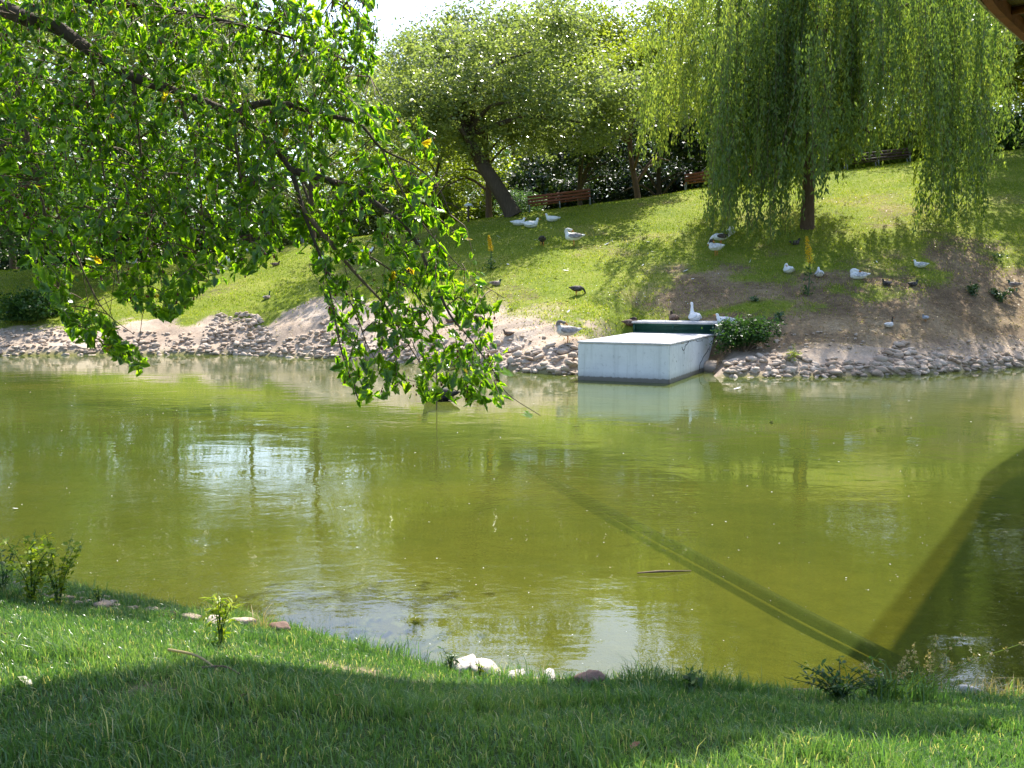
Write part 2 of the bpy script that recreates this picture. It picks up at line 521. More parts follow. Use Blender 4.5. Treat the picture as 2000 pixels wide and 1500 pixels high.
# ------------------------------------------------------------------ water
def water_material():
    m, nt, nd, lk = newmat("green pond water")
    geo = N(nt, "ShaderNodeNewGeometry"); pos = geo.outputs["Position"]
    sep = N(nt, "ShaderNodeSeparateXYZ"); lk.new(pos, sep.inputs[0])
    def mapped(sx, sy, rot=0):
        mp = N(nt, "ShaderNodeMapping"); mp.inputs["Scale"].default_value = (sx, sy, 1); mp.inputs["Rotation"].default_value = (0, 0, rot)
        lk.new(pos, mp.inputs[0]); return mp.outputs[0]
    n1 = noise(nt, 1, 3, .5, vec=mapped(3.2, 4.6, .3), dist=.6)
    n2 = noise(nt, 1, 2, .5, vec=mapped(9, 15, -.2), dist=.4)
    n3 = noise(nt, 1, 2, .5, vec=mapped(.9, 1.3, .6), dist=.8)
    mask = ramp(nt, noise(nt, 1, 3, .6, vec=mapped(.16, .34, .15)), [(.42, (.12,) * 3), (.62, (1,) * 3)])
    h = math_(nt, 'ADD', math_(nt, 'MULTIPLY', n1, .55), math_(nt, 'MULTIPLY', n2, .22))
    h = math_(nt, 'MULTIPLY', h, mask)
    h = math_(nt, 'ADD', h, math_(nt, 'MULTIPLY', n3, .6))
    b = N(nt, "ShaderNodeBump"); b.inputs["Strength"].default_value = 1; b.inputs["Distance"].default_value = .0078
    lk.new(h, b.inputs["Height"])
    # algae tint clouds
    cl = noise(nt, 1, 4, .6, vec=mapped(.22, .35, .4))
    body = ramp(nt, cl, [(.3, (.062, .092, .018)), (.5, (.086, .11, .019)), (.7, (.12, .133, .022))])
    dif = N(nt, "ShaderNodeBsdfDiffuse"); lk.new(body, dif.inputs[0])
    tr = N(nt, "ShaderNodeBsdfTransparent"); tr.inputs[0].default_value = (.82, .82, .45, 1)
    clear = N(nt, "ShaderNodeMapRange"); clear.inputs[1].default_value = 6; clear.inputs[2].default_value = 18
    clear.inputs[3].default_value = .68; clear.inputs[4].default_value = .12
    lk.new(sep.outputs[1], clear.inputs[0])
    mb = N(nt, "ShaderNodeMixShader"); lk.new(clear.outputs[0], mb.inputs[0])
    lk.new(dif.outputs[0], mb.inputs[1]); lk.new(tr.outputs[0], mb.inputs[2])
    gl = N(nt, "ShaderNodeBsdfGlossy"); gl.inputs["Roughness"].default_value = .015
    gl.inputs[0].default_value = (1, 1, 1, 1)
    lk.new(b.outputs[0], gl.inputs["Normal"])
    fr = N(nt, "ShaderNodeFresnel"); fr.inputs["IOR"].default_value = 1.5
    lk.new(b.outputs[0], fr.inputs["Normal"])
    mx = N(nt, "ShaderNodeMixShader"); lk.new(fr.outputs[0], mx.inputs[0])
    lk.new(mb.outputs[0], mx.inputs[1]); lk.new(gl.outputs[0], mx.inputs[2])
    o = N(nt, "ShaderNodeOutputMaterial"); lk.new(mx.outputs[0], o.inputs[0])
    return m
M["water"] = water_material()
wx = sym(lines((0, 40, 4), (40, 401, 40))); wy = lines((-2, 60, 3),)
WX, WY = np.meshgrid(wx, wy)
k = (np.arange(len(wy) - 1)[:, None] * len(wx) + np.arange(len(wx) - 1)[None, :]).ravel()
wme = mesh_np("pond_water", np.stack([WX, WY, 0 * WX], -1).reshape(-1, 3), np.stack([k, k + 1, k + len(wx) + 1, k + len(wx)], -1), M["water"])
water = link("pond_water", wme, kind="structure", label="murky olive green pond water between the two banks")

# ------------------------------------------------------------------ rocks
def rockmat(name, stops, dirt):
    m, nt, nd, lk = newmat(name)
    tc = N(nt, "ShaderNodeTexCoord"); oi = N(nt, "ShaderNodeObjectInfo"); geo = N(nt, "ShaderNodeNewGeometry")
    n = noise(nt, 2.6, 5, .62, vec=geo.outputs["Position"])
    f = math_(nt, 'ADD', math_(nt, 'MULTIPLY', n, .5), math_(nt, 'ADD', math_(nt, 'MULTIPLY', oi.outputs["Random"], .3), math_(nt, 'MULTIPLY', attr(nt, "v"), .25)))
    col = ramp(nt, f, stops)
    nf = noise(nt, 22, 4, .6, vec=geo.outputs["Position"])
    col = mixc(nt, math_(nt, 'MULTIPLY', nf, .5), col, dirt)
    p = N(nt, "ShaderNodeBsdfPrincipled"); p.inputs["Roughness"].default_value = .85; p.inputs["Specular IOR Level"].default_value = .3
    lk.new(col, p.inputs["Base Color"])
    b = N(nt, "ShaderNodeBump"); b.inputs["Strength"].default_value = .7; b.inputs["Distance"].default_value = .02
    lk.new(nf, b.inputs["Height"]); lk.new(b.outputs[0], p.inputs["Normal"])
    o = N(nt, "ShaderNodeOutputMaterial"); lk.new(p.outputs[0], o.inputs[0])
    return m
M["rock"] = rockmat("pale stone", [(.22, (.22, .155, .105)), (.4, (.40, .31, .235)), (.55, (.5, .415, .335)), (.75, (.63, .55, .465))], (.3, .21, .145))
M["rockbrown"] = rockmat("brown stone", [(.3, (.11, .07, .055)), (.7, (.3, .19, .145))], (.1, .06, .045))
M["rockwhite"] = rockmat("chalky stone", [(.3, (.5, .45, .39)), (.7, (.72, .67, .6))], (.4, .33, .26))

def ico(sub):
    t = (1 + 5 ** .5) / 2
    V = [(-1, t, 0), (1, t, 0), (-1, -t, 0), (1, -t, 0), (0, -1, t), (0, 1, t), (0, -1, -t), (0, 1, -t), (t, 0, -1), (t, 0, 1), (-t, 0, -1), (-t, 0, 1)]
    F = [(0, 11, 5), (0, 5, 1), (0, 1, 7), (0, 7, 10), (0, 10, 11), (1, 5, 9), (5, 11, 4), (11, 10, 2), (10, 7, 6), (7, 1, 8),
         (3, 9, 4), (3, 4, 2), (3, 2, 6), (3, 6, 8), (3, 8, 9), (4, 9, 5), (2, 4, 11), (6, 2, 10), (8, 6, 7), (9, 8, 1)]
    V = [np.array(v) / np.linalg.norm(v) for v in V]
    for _ in range(sub):
        cache = {}; G = []
        def midp(a, b):
            k = (min(a, b), max(a, b))
            if k not in cache:
                m = V[a] + V[b]; V.append(m / np.linalg.norm(m)); cache[k] = len(V) - 1
            return cache[k]
        for a, b, c in F:
            ab, bc, ca = midp(a, b), midp(b, c), midp(c, a)
            G += [(a, ab, ca), (b, bc, ab), (c, ca, bc), (ab, bc, ca)]
        F = G
    return np.array(V), np.array(F)

def rock_shape(sub, rng):
    V, F = ico(sub)
    d = np.ones(len(V))
    for _ in range(11):                                     # chop with random planes for facets
        nrm = rng.normal(size=3); nrm /= np.linalg.norm(nrm)
        lim = rng.uniform(.48, .85)
        h = V @ nrm * d
        d = np.where(h > lim, d * lim / np.maximum(h, 1e-6), d)
    V = V * d[:, None] * (1 + rng.normal(size=(len(V), 1)) * .03)
    V = V * np.array([1.0, rng.uniform(.6, .95), rng.uniform(.38, .65)])
    return V, F
ROCK1 = [rock_shape(1, np.random.default_rng(100 + i)) for i in range(10)]
ROCK2 = [rock_shape(2, np.random.default_rng(200 + i)) for i in range(6)]
ROCKM = [mesh_np("rock", v, f, M["rock"], {"v": np.full(len(f), .5)}, smooth=False) for v, f in ROCK1]

# zones in the photograph, (polygon, count, size range in metres)
ZONES = [([(388, 690), (400, 640), (430, 612), (505, 615), (520, 640), (545, 672), (520, 698), (420, 698)], 190, (.10, .26)),
         ([(540, 698), (560, 664), (640, 640), (700, 655), (880, 668), (880, 716), (700, 706)], 150, (.09, .24)),
         ([(640, 600), (700, 625), (760, 640), (680, 650), (600, 640)], 16, (.08, .2)),
         ([(880, 716), (880, 668), (990, 672), (1030, 682), (1128, 676), (1128, 738), (1000, 728)], 170, (.12, .29)),
         ([(930, 640), (1000, 655), (1120, 664), (1120, 676), (1000, 674), (880, 660)], 18, (.07, .18)),
         ([(0, 696), (0, 645), (130, 640), (380, 652), (388, 692), (130, 692)], 190, (.08, .22)),
         ([(1412, 735), (1412, 700), (1520, 690), (1640, 706), (1720, 715), (1740, 735)], 95, (.12, .3)),
         ([(1450, 690), (1640, 690), (1700, 668), (1640, 640), (1540, 655)], 34, (.06, .15)),
         ([(1700, 733), (1715, 690), (1770, 668), (1800, 690), (1870, 700), (2000, 690), (2060, 690), (2060, 712), (1900, 727), (1800, 733)], 175, (.12, .3)),
         ([(1800, 690), (1900, 660), (2040, 650), (2040, 690)], 26, (.06, .16))]
cand = []
for zi, (poly, cnt, (s0, s1)) in enumerate(ZONES):
    s0, s1, cnt = s0 * .42, s1 * .66, int(cnt * 1.7)
    pa = np.array(poly, float)
    lo, hi = pa.min(0), pa.max(0)
    q = R.uniform(lo, hi, size=(cnt * 5, 2))
    q = q[inpoly(q[:, 0], q[:, 1], poly)][:cnt]
    H = hit(q[:, 0], q[:, 1], 22, 42, .08)
    for h in H:
        if np.isfinite(h[0]):
            cand.append((h, R.uniform(s0, s1) * (1.0 if R.random() < .85 else 1.25)))
# a strip of wet stones in the very waterline all along
qx = R.uniform(-20, 2100, 340)
for x in qx:
    if 1128 < x < 1412:
        continue
    u = (x - 1000) / FPX
    Yw = np.interp(u, _ku, _kY[:, 2]) + R.uniform(.05, .55)
    X = u * Yw
    cand.append((np.array([X, Yw, float(ground_z(X, Yw))]), R.uniform(.06, .17)))
vis = [(c[1] / c[0][1], i) for i, c in enumerate(cand)]
vis.sort(reverse=True)
N_NEAR_ROCKS = 14
keep = set(i for _, i in vis[:300 - N_NEAR_ROCKS])
small = Geo()
for i, (h, s) in enumerate(cand):
    kx = R.integers(10)
    rz = R.uniform(0, 6.28); tilt = R.normal(0, .22, 2)
    sc = s * np.array([1, R.uniform(.8, 1.1), R.uniform(.8, 1.15)])
    pos = h + np.array([0, 0, s * R.uniform(-.1, .3)])
    if i in keep:
        link("rock", ROCKM[kx], ground, pos, (tilt[0], tilt[1], rz), sc)
    else:
        mt = (Matrix.Rotation(rz, 3, 'Z') @ Matrix.Rotation(tilt[0], 3, 'X'))
        V, F = ROCK1[kx]
        V = (V * sc) @ np.array(mt).T + pos
        small.add(V, F, R.random())
ro = link("small_rocks", small.mesh("small_rocks", M["rock"]), ground, kind="stuff")

# near-bank stones
NEAR_ROCKS = [(830, 1284, .10, "rockbrown"), (905, 1306, .115, "rockwhite"), (950, 1312, .10, "rockwhite"), (1005, 1322, .08, "rockwhite"), (1075, 1325, .07, "rockwhite"),
              (1150, 1331, .09, "rockbrown"), (205, 1184, .11, "rock"), (372, 1209, .11, "rock"), (330, 1203, .09, "rockbrown"), (415, 1214, .08, "rock"),
              (480, 1215, .09, "rock"), (548, 1226, .10, "rockbrown"), (1890, 1348, .07, "rockwhite"), (1978, 1335, .10, "rockwhite")]
for i, (px, py, s, mt) in enumerate(NEAR_ROCKS):
    s *= .85 if px < 600 else 1.05
    h = hit_near(px, py + 8)[0]
    v, f = ROCK2[i % 6]
    me = mesh_np("rock", v, f, M[mt], {"v": np.full(len(f), .5)}, smooth=True)
    link("rock", me, ground, h + np.array([0, 0, s * .38]), (R.normal(0, .2), R.normal(0, .2), R.uniform(0, 6.28)), (s, s * .9, s))
# pebbly edge on the left
peb = Geo()
for px in R.uniform(-40, 330, 130):
    py = np.interp(px, [-40, 0, 160, 300, 340], [1126, 1136, 1170, 1190, 1196]) + R.normal(0, 7) + 4
    h = hit_near(px, py)[0]
    if not np.isfinite(h[0]):
        continue
    V, F = ROCK1[R.integers(10)]
    s = R.uniform(.015, .05)
    peb.add(V * s + h + np.array([0, 0, s * .3]), F, R.random())
link("pebbles", peb.mesh("pebbles", M["rock"]), ground, kind="stuff")

# ------------------------------------------------------------------ concrete intake block with green grille
def concrete_material():
    m, nt, nd, lk = newmat("whitewashed concrete")
    tc = N(nt, "ShaderNodeTexCoord"); ob = tc.outputs["Object"]
    sep = N(nt, "ShaderNodeSeparateXYZ"); lk.new(ob, sep.inputs[0])
    n1 = noise(nt, 1.3, 6, .65, vec=ob); n2 = noise(nt, 9, 5, .65, vec=ob)
    mp = N(nt, "ShaderNodeMapping"); mp.inputs["Scale"].default_value = (9, 9, .6); lk.new(ob, mp.inputs[0])
    n3 = noise(nt, 1, 4, .6, vec=mp.outputs[0])
    col = ramp(nt, n1, [(.3, (.68, .68, .7)), (.6, (.8, .8, .81))])
    col = mixc(nt, ramp(nt, n3, [(.5, (0,) * 3), (.75, (.4,) * 3)]), col, (.42, .43, .42))
    col = mixc(nt, ramp(nt, n2, [(.58, (0,) * 3), (.7, (.5,) * 3)]), col, (.33, .34, .34))
    # chips
    vo = N(nt, "ShaderNodeTexVoronoi"); vo.inputs["Scale"].default_value = 3.1; lk.new(ob, vo.inputs["Vector"])
    col = mixc(nt, ramp(nt, vo.outputs["Distance"], [(.05, (1,) * 3), (.085, (0,) * 3)]), col, (.22, .21, .2))
    # water stain: tide band above the water line with a ragged edge
    zz = math_(nt, 'ADD', sep.outputs[2], math_(nt, 'MULTIPLY', math_(nt, 'SUBTRACT', n2, .5), .09))
    tide = ramp(nt, zz, [(.0, (.9,) * 3), (.09, (.85,) * 3), (.115, (.3,) * 3), (.24, (0,) * 3)])
    col = mixc(nt, tide, col, (.12, .1, .065))
    p = N(nt, "ShaderNodeBsdfPrincipled"); p.inputs["Roughness"].default_value = .85; p.inputs["Specular IOR Level"].default_value = .25
    lk.new(col, p.inputs["Base Color"])
    b = N(nt, "ShaderNodeBump"); b.inputs["Strength"].default_value = .35; b.inputs["Distance"].default_value = .02
    lk.new(n2, b.inputs["Height"]); lk.new(b.outputs[0], p.inputs["Normal"])
    o = N(nt, "ShaderNodeOutputMaterial"); lk.new(p.outputs[0], o.inputs[0])
    return m
M["concrete"] = concrete_material()
M["concretetop"] = solid("worn concrete top", [(.25, (.3, .3, .31)), (.5, (.5, .49, .49)), (.8, (.68, .66, .65))], scale=3, rough=.9, bump=.3, bscale=20)
M["green"] = solid("green painted metal", [(.3, (.008, .05, .032)), (.7, (.018, .085, .055))], scale=6, rough=.5)
M["crack"] = solid("crack shadow", [(0, (.03, .028, .026)), (1, (.05, .045, .04))], scale=6)

FL, FR = onz(1128, 742, 0)[:2], onz(1303, 753, 0)[:2]
e2 = np.array([.40, .9165]); e1 = np.array([.9165, -.40]); wB = 2.3
LB = 4.75; HB = .95
blk = thing("concrete_block", "large white concrete intake block standing in the pond against the far bank", "concrete block", (FL[0], FL[1], 0), math.atan2(e1[1], e1[0]))
# body with slightly chamfered, uneven top edges; local x along the front, y back
def grid_box(x0, x1, y0, y1, z0, z1, n, jit, name, mat, parent, bev=.02):
    import bmesh
    bm = bmesh.new()
    bmesh.ops.create_cube(bm, size=1)
    for v in bm.verts:
        v.co = Vector((x0 + (v.co.x + .5) * (x1 - x0), y0 + (v.co.y + .5) * (y1 - y0), z0 + (v.co.z + .5) * (z1 - z0)))
    bmesh.ops.bevel(bm, geom=list(bm.edges), offset=bev, segments=2, affect='EDGES')
    me = bpy.data.meshes.new(name); bm.to_mesh(me); bm.free()
    me.materials.append(mat)
    return link(name, me, parent)
body = grid_box(0, wB, 0, LB, -.9, HB - .05, 1, 0, "body", M["concrete"], blk, .025)
grid_box(-.012, wB + .012, -.012, LB, HB - .048, HB, 1, 0, "top_slab", M["concretetop"], blk, .012)
# irregular chipped edge crumbs along the right top edge
cr = Geo()
for t in R.uniform(.02, .98, 40):
    V, F = ROCK1[R.integers(10)]
    s = R.uniform(.012, .03)
    cr.add(V * s + np.array([wB + .004, t * LB, HB - .05 + R.uniform(-.02, .02)]), F, R.random())
link("chipped_edge", cr.mesh("chipped_edge", M["rockwhite"]), blk, kind="stuff")
# cracks: shallow dark grooves on the right side wall
for pts in ([(1.15, .80), (1.3, .70), (1.42, .73), (1.55, .84), (1.9, .90)], [(3.05, .05), (3.15, .22), (3.45, .38), (3.9, .50), (4.3, .62)], [(1.36, .70), (1.4, .62)], [(2.6, .9), (2.9, .84), (3.4, .86)]):
    P = np.array([[wB - .002, y + R.normal(0, .02), z + R.normal(0, .012)] for y, z in curve_pts(np.array(pts), 5)])
    link("crack", Geo().tube(P, .012 if len(pts) > 4 else .007, 5).mesh("crack", M["crack"]), body)
# grille across the back
gb = link("green_grille", None, blk, (0, LB - .06, HB)); gb.empty_display_size = .1
gw = wB + .02
for z in (.02, .245):
    link("rail", Geo().box((gw / 2, 0, z), (gw, .06, .035)).mesh("rail", M["green"]), gb)
for x in (.02, gw / 2, gw - .02):
    link("post", Geo().box((x, -.003, .1325), (.045, .06, .188)).mesh("post", M["green"]), gb)
slat = Geo().box((gw / 2, .004, 0), (gw - .1, .03, .018)).mesh("slat", M["green"])
for i in range(5):
    link("slat", slat, gb, (0, 0, .062 + i * .036))
link("backing", Geo().box((gw / 2, .05, .13), (gw, .03, .2)).mesh("backing", M["green"]), gb)
cap = thing("cover_slab", "thin dark concrete cover slab lying behind the green grille", "slab", (FL[0], FL[1], 0), math.atan2(e1[1], e1[0]))
grid_box(-.05, wB + .5, LB - .1, LB + 1.15, HB + .266, HB + .32, 1, 0, "slab", M["concretetop"], cap, .012)
grid_box(0, wB + .4, LB + .06, LB + 1.1, HB - .6, HB + .262, 1, 0, "support_wall", M["concretetop"], cap, .01)
# broken footing at the right rear corner of the block
fv, ff = rock_shape(2, np.random.default_rng(5))
fo = link("concrete_footing", mesh_np("concrete_footing", fv * np.array([.55, .9, .75]), ff, M["rock"], {"v": np.full(len(ff), .5)}),
          loc=(FL[0] + e1[0] * (wB + .12) + e2[0] * 4.0, FL[1] + e1[1] * (wB + .12) + e2[1] * 4.0, -.12), rot=(0, 0, math.atan2(e1[1], e1[0])),
          label="broken sloping lump of concrete at the rear right foot of the white block", category="footing")

# ------------------------------------------------------------------ submerged pipe, sticks
M["pipe"] = solid("submerged pipe", [(.3, (.006, .018, .016)), (.7, (.015, .035, .03))], scale=5, rough=.7)
pp = [onz(1850, 1345, -.2), onz(1690, 1262, -.19), onz(1560, 1196, -.18), onz(1400, 1110, -.18), onz(1240, 1025, -.18), onz(1090, 945, -.22), onz(1000, 895, -.3)]
link("sunken_pipe", Geo().tube(curve_pts(np.array(pp), 5), .052, 10).mesh("sunken_pipe", M["pipe"], True),
     label="long dark pipe lying under the water, running away from the near bank", category="pipe")
st = np.array([onz(1245, 1119, .012), onz(1290, 1116, .02), onz(1350, 1115, .008)])
link("floating_stick", Geo().tube(st, [.006, .011, .005], 6).mesh("floating_stick", M["twig"]), label="brown stick floating flat on the water near the sunken pipe", category="stick")
sk = np.array([onz(853, 800, 0), onz(853, 800, 0) + [0.0, 0, .6], onz(853, 800, 0) + [.03, 0, 1.0]]); sk[0][2] = -.9
link("thin_stake", Geo().tube(sk, [.016, .014, .01], 6).mesh("thin_stake", M["twig"]), label="thin dark stake standing upright out of the water behind the mulberry leaves", category="stake")

# ------------------------------------------------------------------ timber footbridge overhead (upper right corner and its shadow)
M["timber"] = solid("weathered bridge timber", [(.2, (.12, .075, .05)), (.55, (.26, .2, .155)), (.85, (.42, .38, .34))], scale=5, rough=.85, bump=.5, stretch=(1, 8, 8))
M["timberred"] = solid("red brown bridge beam", [(.2, (.09, .03, .018)), (.7, (.24, .085, .045))], scale=4, rough=.8)
M["timberpale"] = solid("peeling pale fascia", [(.35, (.12, .1, .085)), (.5, (.36, .34, .32)), (.7, (.55, .53, .5))], scale=7, rough=.8, bump=.4)
BZ = 7.0
edge = np.array([(-22, -5.4), (-14, -.6), (-8, 2.9), (-3.6, 5.95), (-.5, 8.15), (.15, 8.6), (1.3, 9.35), (2.6, 9.95), (3.4, 10.35), (3.95, 10.95), (5.7, 13.72), (6.95, 15.75), (7.95, 17.4), (11.3, 21.6), (16, 26.8), (20.5, 33), (25, 40)])
EP = curve_pts(np.concatenate([edge, np.zeros((len(edge), 1))], 1), 8)[:, :2]
ET = np.gradient(EP, axis=0); ET /= np.linalg.norm(ET, axis=1)[:, None]
EN = np.stack([ET[:, 1], -ET[:, 0]], -1)                      # to the right of the walking direction
BWID = 1.78
br = thing("footbridge", "weathered timber footbridge passing high overhead at the upper right corner", "footbridge", (0, 0, 0))
seg = np.concatenate([[0], np.cumsum(np.linalg.norm(np.diff(EP, axis=0), axis=1))])
PW = .19
npl = int(seg[-1] / PW)
plank = Geo().box((0, BWID / 2, 0), (PW - .006, BWID, .05)).mesh("plank", M["timber"])
for i in range(npl):
    s = (i + .5) * PW
    x, y = np.interp(s, seg, EP[:, 0]), np.interp(s, seg, EP[:, 1])
    tx, ty = np.interp(s, seg, ET[:, 0]), np.interp(s, seg, ET[:, 1])
    link("plank", plank, br, (x, y, BZ + .14), (R.normal(0, .004), 0, math.atan2(ty, tx)), (1, -1, 1))
def ribbon(off0, off1, z0, z1, name, mat):
    g = Geo()
    A = EP + EN * off0; B = EP + EN * off1; n = len(A)
    V = np.concatenate([np.c_[A, np.full(n, z0)], np.c_[B, np.full(n, z0)], np.c_[B, np.full(n, z1)], np.c_[A, np.full(n, z1)]])
    i = np.arange(n - 1)
    for a, b in ((0, 1), (1, 2), (2, 3), (3, 0)):
        g.add(V, np.stack([a * n + i, a * n + i + 1, b * n + i + 1, b * n + i], -1))
    return link(name, g.mesh(name, mat), br)
ribbon(-.05, -.004, BZ - .02, BZ + .19, "fascia", M["timberpale"])
ribbon(BWID + .004, BWID + .05, BZ - .02, BZ + .19, "fascia", M["timberpale"])
ribbon(.10, .24, BZ - .14, BZ + .112, "beam", M["timberred"])
ribbon(BWID - .24, BWID - .10, BZ - .14, BZ + .112, "beam", M["timberred"])
cb = Geo().box((0, BWID / 2, 0), (.1, BWID - .5, .12)).mesh("cross_beam", M["timberred"])
for s in np.arange(.6, seg[-1], 1.1):
    x, y = np.interp(s, seg, EP[:, 0]), np.interp(s, seg, EP[:, 1])
    tx, ty = np.interp(s, seg, ET[:, 0]), np.interp(s, seg, ET[:, 1])
    link("cross_beam", cb, br, (x, y, BZ + .03), (0, 0, math.atan2(ty, tx)), (1, -1, 1))
for s_ in ((-9.5, 2.0), (14.6, 25.0), (20.8, 33.4)):
    k = np.argmin(np.linalg.norm(EP - np.array(s_), axis=1))
    for off in (.25, BWID - .25):
        q = EP[k] + EN[k] * off
        gz = float(ground_z(q[0], q[1]))
        link("pier_post", Geo().box((q[0], q[1], (gz - .3 + BZ - .15) / 2), (.26, .26, BZ - .15 - gz + .3)).mesh("pier_post", M["timberred"]), br)

# ------------------------------------------------------------------ foliage builders
def rand_unit(n):
    v = R.normal(size=(n, 3)); return v / np.linalg.norm(v, axis=1)[:, None]

def leaf_quads(P, size, aspect=.6, up=.35, droop=None):
    """rhombic leaves at points P, random orientation with the faces turned a little upward; returns V, F"""
    n = len(P)
    nrm = rand_unit(n); nrm[:, 2] = np.abs(nrm[:, 2]) + up
    nrm /= np.linalg.norm(nrm, axis=1)[:, None]
    a = rand_unit(n)
    if droop is not None:
        a = a + droop
    t = np.cross(nrm, a); t /= np.linalg.norm(t, axis=1)[:, None] + 1e-9
    if droop is not None:
        t = a - (a * nrm).sum(1)[:, None] * nrm
        t /= np.linalg.norm(t, axis=1)[:, None] + 1e-9
    b = np.cross(nrm, t)
    L = (np.asarray(size) * np.ones(n))[:, None]; Wd = L * aspect
    V = np.stack([P - t * L * .5, P + b * Wd * .5 + nrm * L * .06, P + t * L * .5, P - b * Wd * .5 + nrm * L * .06], 1).reshape(-1, 3)
    F = np.arange(4 * n).reshape(-1, 4)
    return V, F

def limb_tree(base, top, r0, n_limbs, spread, h0, h1, lean=None, mat="bark"):
    """trunk + limbs as one tube mesh; returns geo and the limb end points"""
    g = Geo()
    base = np.asarray(base, float); top = np.asarray(top, float)
    m = base * .5 + top * .5 + np.array([R.normal(0, .15), R.normal(0, .15), 0])
    P = curve_pts(np.array([base - [0, 0, .3], base * .85 + m * .15, m, top]), 4)
    rr = np.linspace(1, .35, len(P)) ** .8 * r0
    rr[:3] *= np.array([1.5, 1.25, 1.08])
    g.tube(P, rr, 9)
    ends = []
    for i in range(n_limbs):
        t = R.uniform(.45, 1.0)
        k = int(t * (len(P) - 1))
        s = P[k]
        ang = R.uniform(0, 2 * math.pi)
        e = s + np.array([math.cos(ang) * spread * R.uniform(.5, 1), math.sin(ang) * spread * R.uniform(.5, 1), R.uniform(h0, h1)])
        mm = s * .5 + e * .5 + np.array([0, 0, R.uniform(.1, .6)])
        g.tube(curve_pts(np.array([s, mm, e]), 3), np.linspace(rr[k] * .55, .025, 7), 6)
        ends.append(e)
    return g, np.array(ends)

def blob_crown(c, rad, nclump, per, lsize, clump=.22, flat=.7, hollow=.35, flip=True):
    """clumped leaf positions through an ellipsoid; returns points and a per-leaf tone"""
    c = np.asarray(c, float); rad = np.asarray(rad, float)
    d = rand_unit(nclump)
    if flip:
        d[:, 2] = np.where(d[:, 2] < -.55, -d[:, 2] * .7, d[:, 2])
    rr = hollow + (1 - hollow) * R.random(nclump) ** .6
    wob = .78 + .44 * fbm(d[:, 0] * 2.3 + 11 + c[0], d[:, 2] * 2.3 + d[:, 1] * 2.1 + 5, int(abs(c[0] * 7)) + 3, 3)
    cc = c + d * rad * (rr * wob)[:, None]
    sz = clump * rad.mean() * R.uniform(.5, 1.5, nclump)
    k = np.repeat(np.arange(nclump), per)
    off = R.normal(size=(len(k), 3)) * sz[k][:, None] * np.array([1, 1, flat])
    P = cc[k] + off * .62
    tone = np.clip(R.normal(.5, .2, len(k)) + R.normal(0, .14, nclump)[k], 0, 1)
    return P, tone, cc

def crown_mesh(name, P, tone, size, mat, aspect=.62, up=.35, droop=None):
    V, F = leaf_quads(P, size, aspect, up, droop)
    return mesh_np(name, V, F, mat, {"v": tone})

def tree(px, Y, label, mat, ctop_y, cbot_y, halfw_px, lean_px=0, trunk_r=.2, nclump=150, per=190, lsize=.15, barkm="bark", depth=None,
         trunk_top_y=None, clump=.22, cat="tree", name="tree", crown_dx=0, hollow=.35, ground_y=None):
    """tree whose trunk stands at image column px, distance Y; crown spans image rows ctop_y..cbot_y and +-halfw_px"""
    b = at(px, 400, Y); X = b[0]
    base = np.array([X, Y, float(ground_z(X, Y))])
    zt = at(px, ctop_y, Y)[2]; zb = at(px, cbot_y, Y)[2]
    hw = halfw_px / FPX * Y
    cx = X + (lean_px + crown_dx) / FPX * Y
    c = np.array([cx, Y + .3, (zt + zb) / 2])
    rad = np.array([hw, depth or hw * .9, (zt - zb) / 2])
    o = thing(name, label, cat, base)
    ttop = np.array([X + lean_px / FPX * Y, Y, zb + (zt - zb) * .55])
    g, ends = limb_tree(base, ttop, trunk_r, 9, hw * .8, (zt - zb) * .05, (zt - zb) * .4)
    tm = g.mesh("trunk", M[barkm], True); tm.transform(Matrix.Translation(-Vector(base)))
    link("trunk", tm, o)
    P, tone, cc = blob_crown(c, rad, nclump, per, lsize, clump, hollow=hollow)
    sz = lsize * R.uniform(.6, 1.4, len(P))
    cm = crown_mesh("crown", P - base, tone, sz, M[mat])
    link("crown", cm, o)
    return o

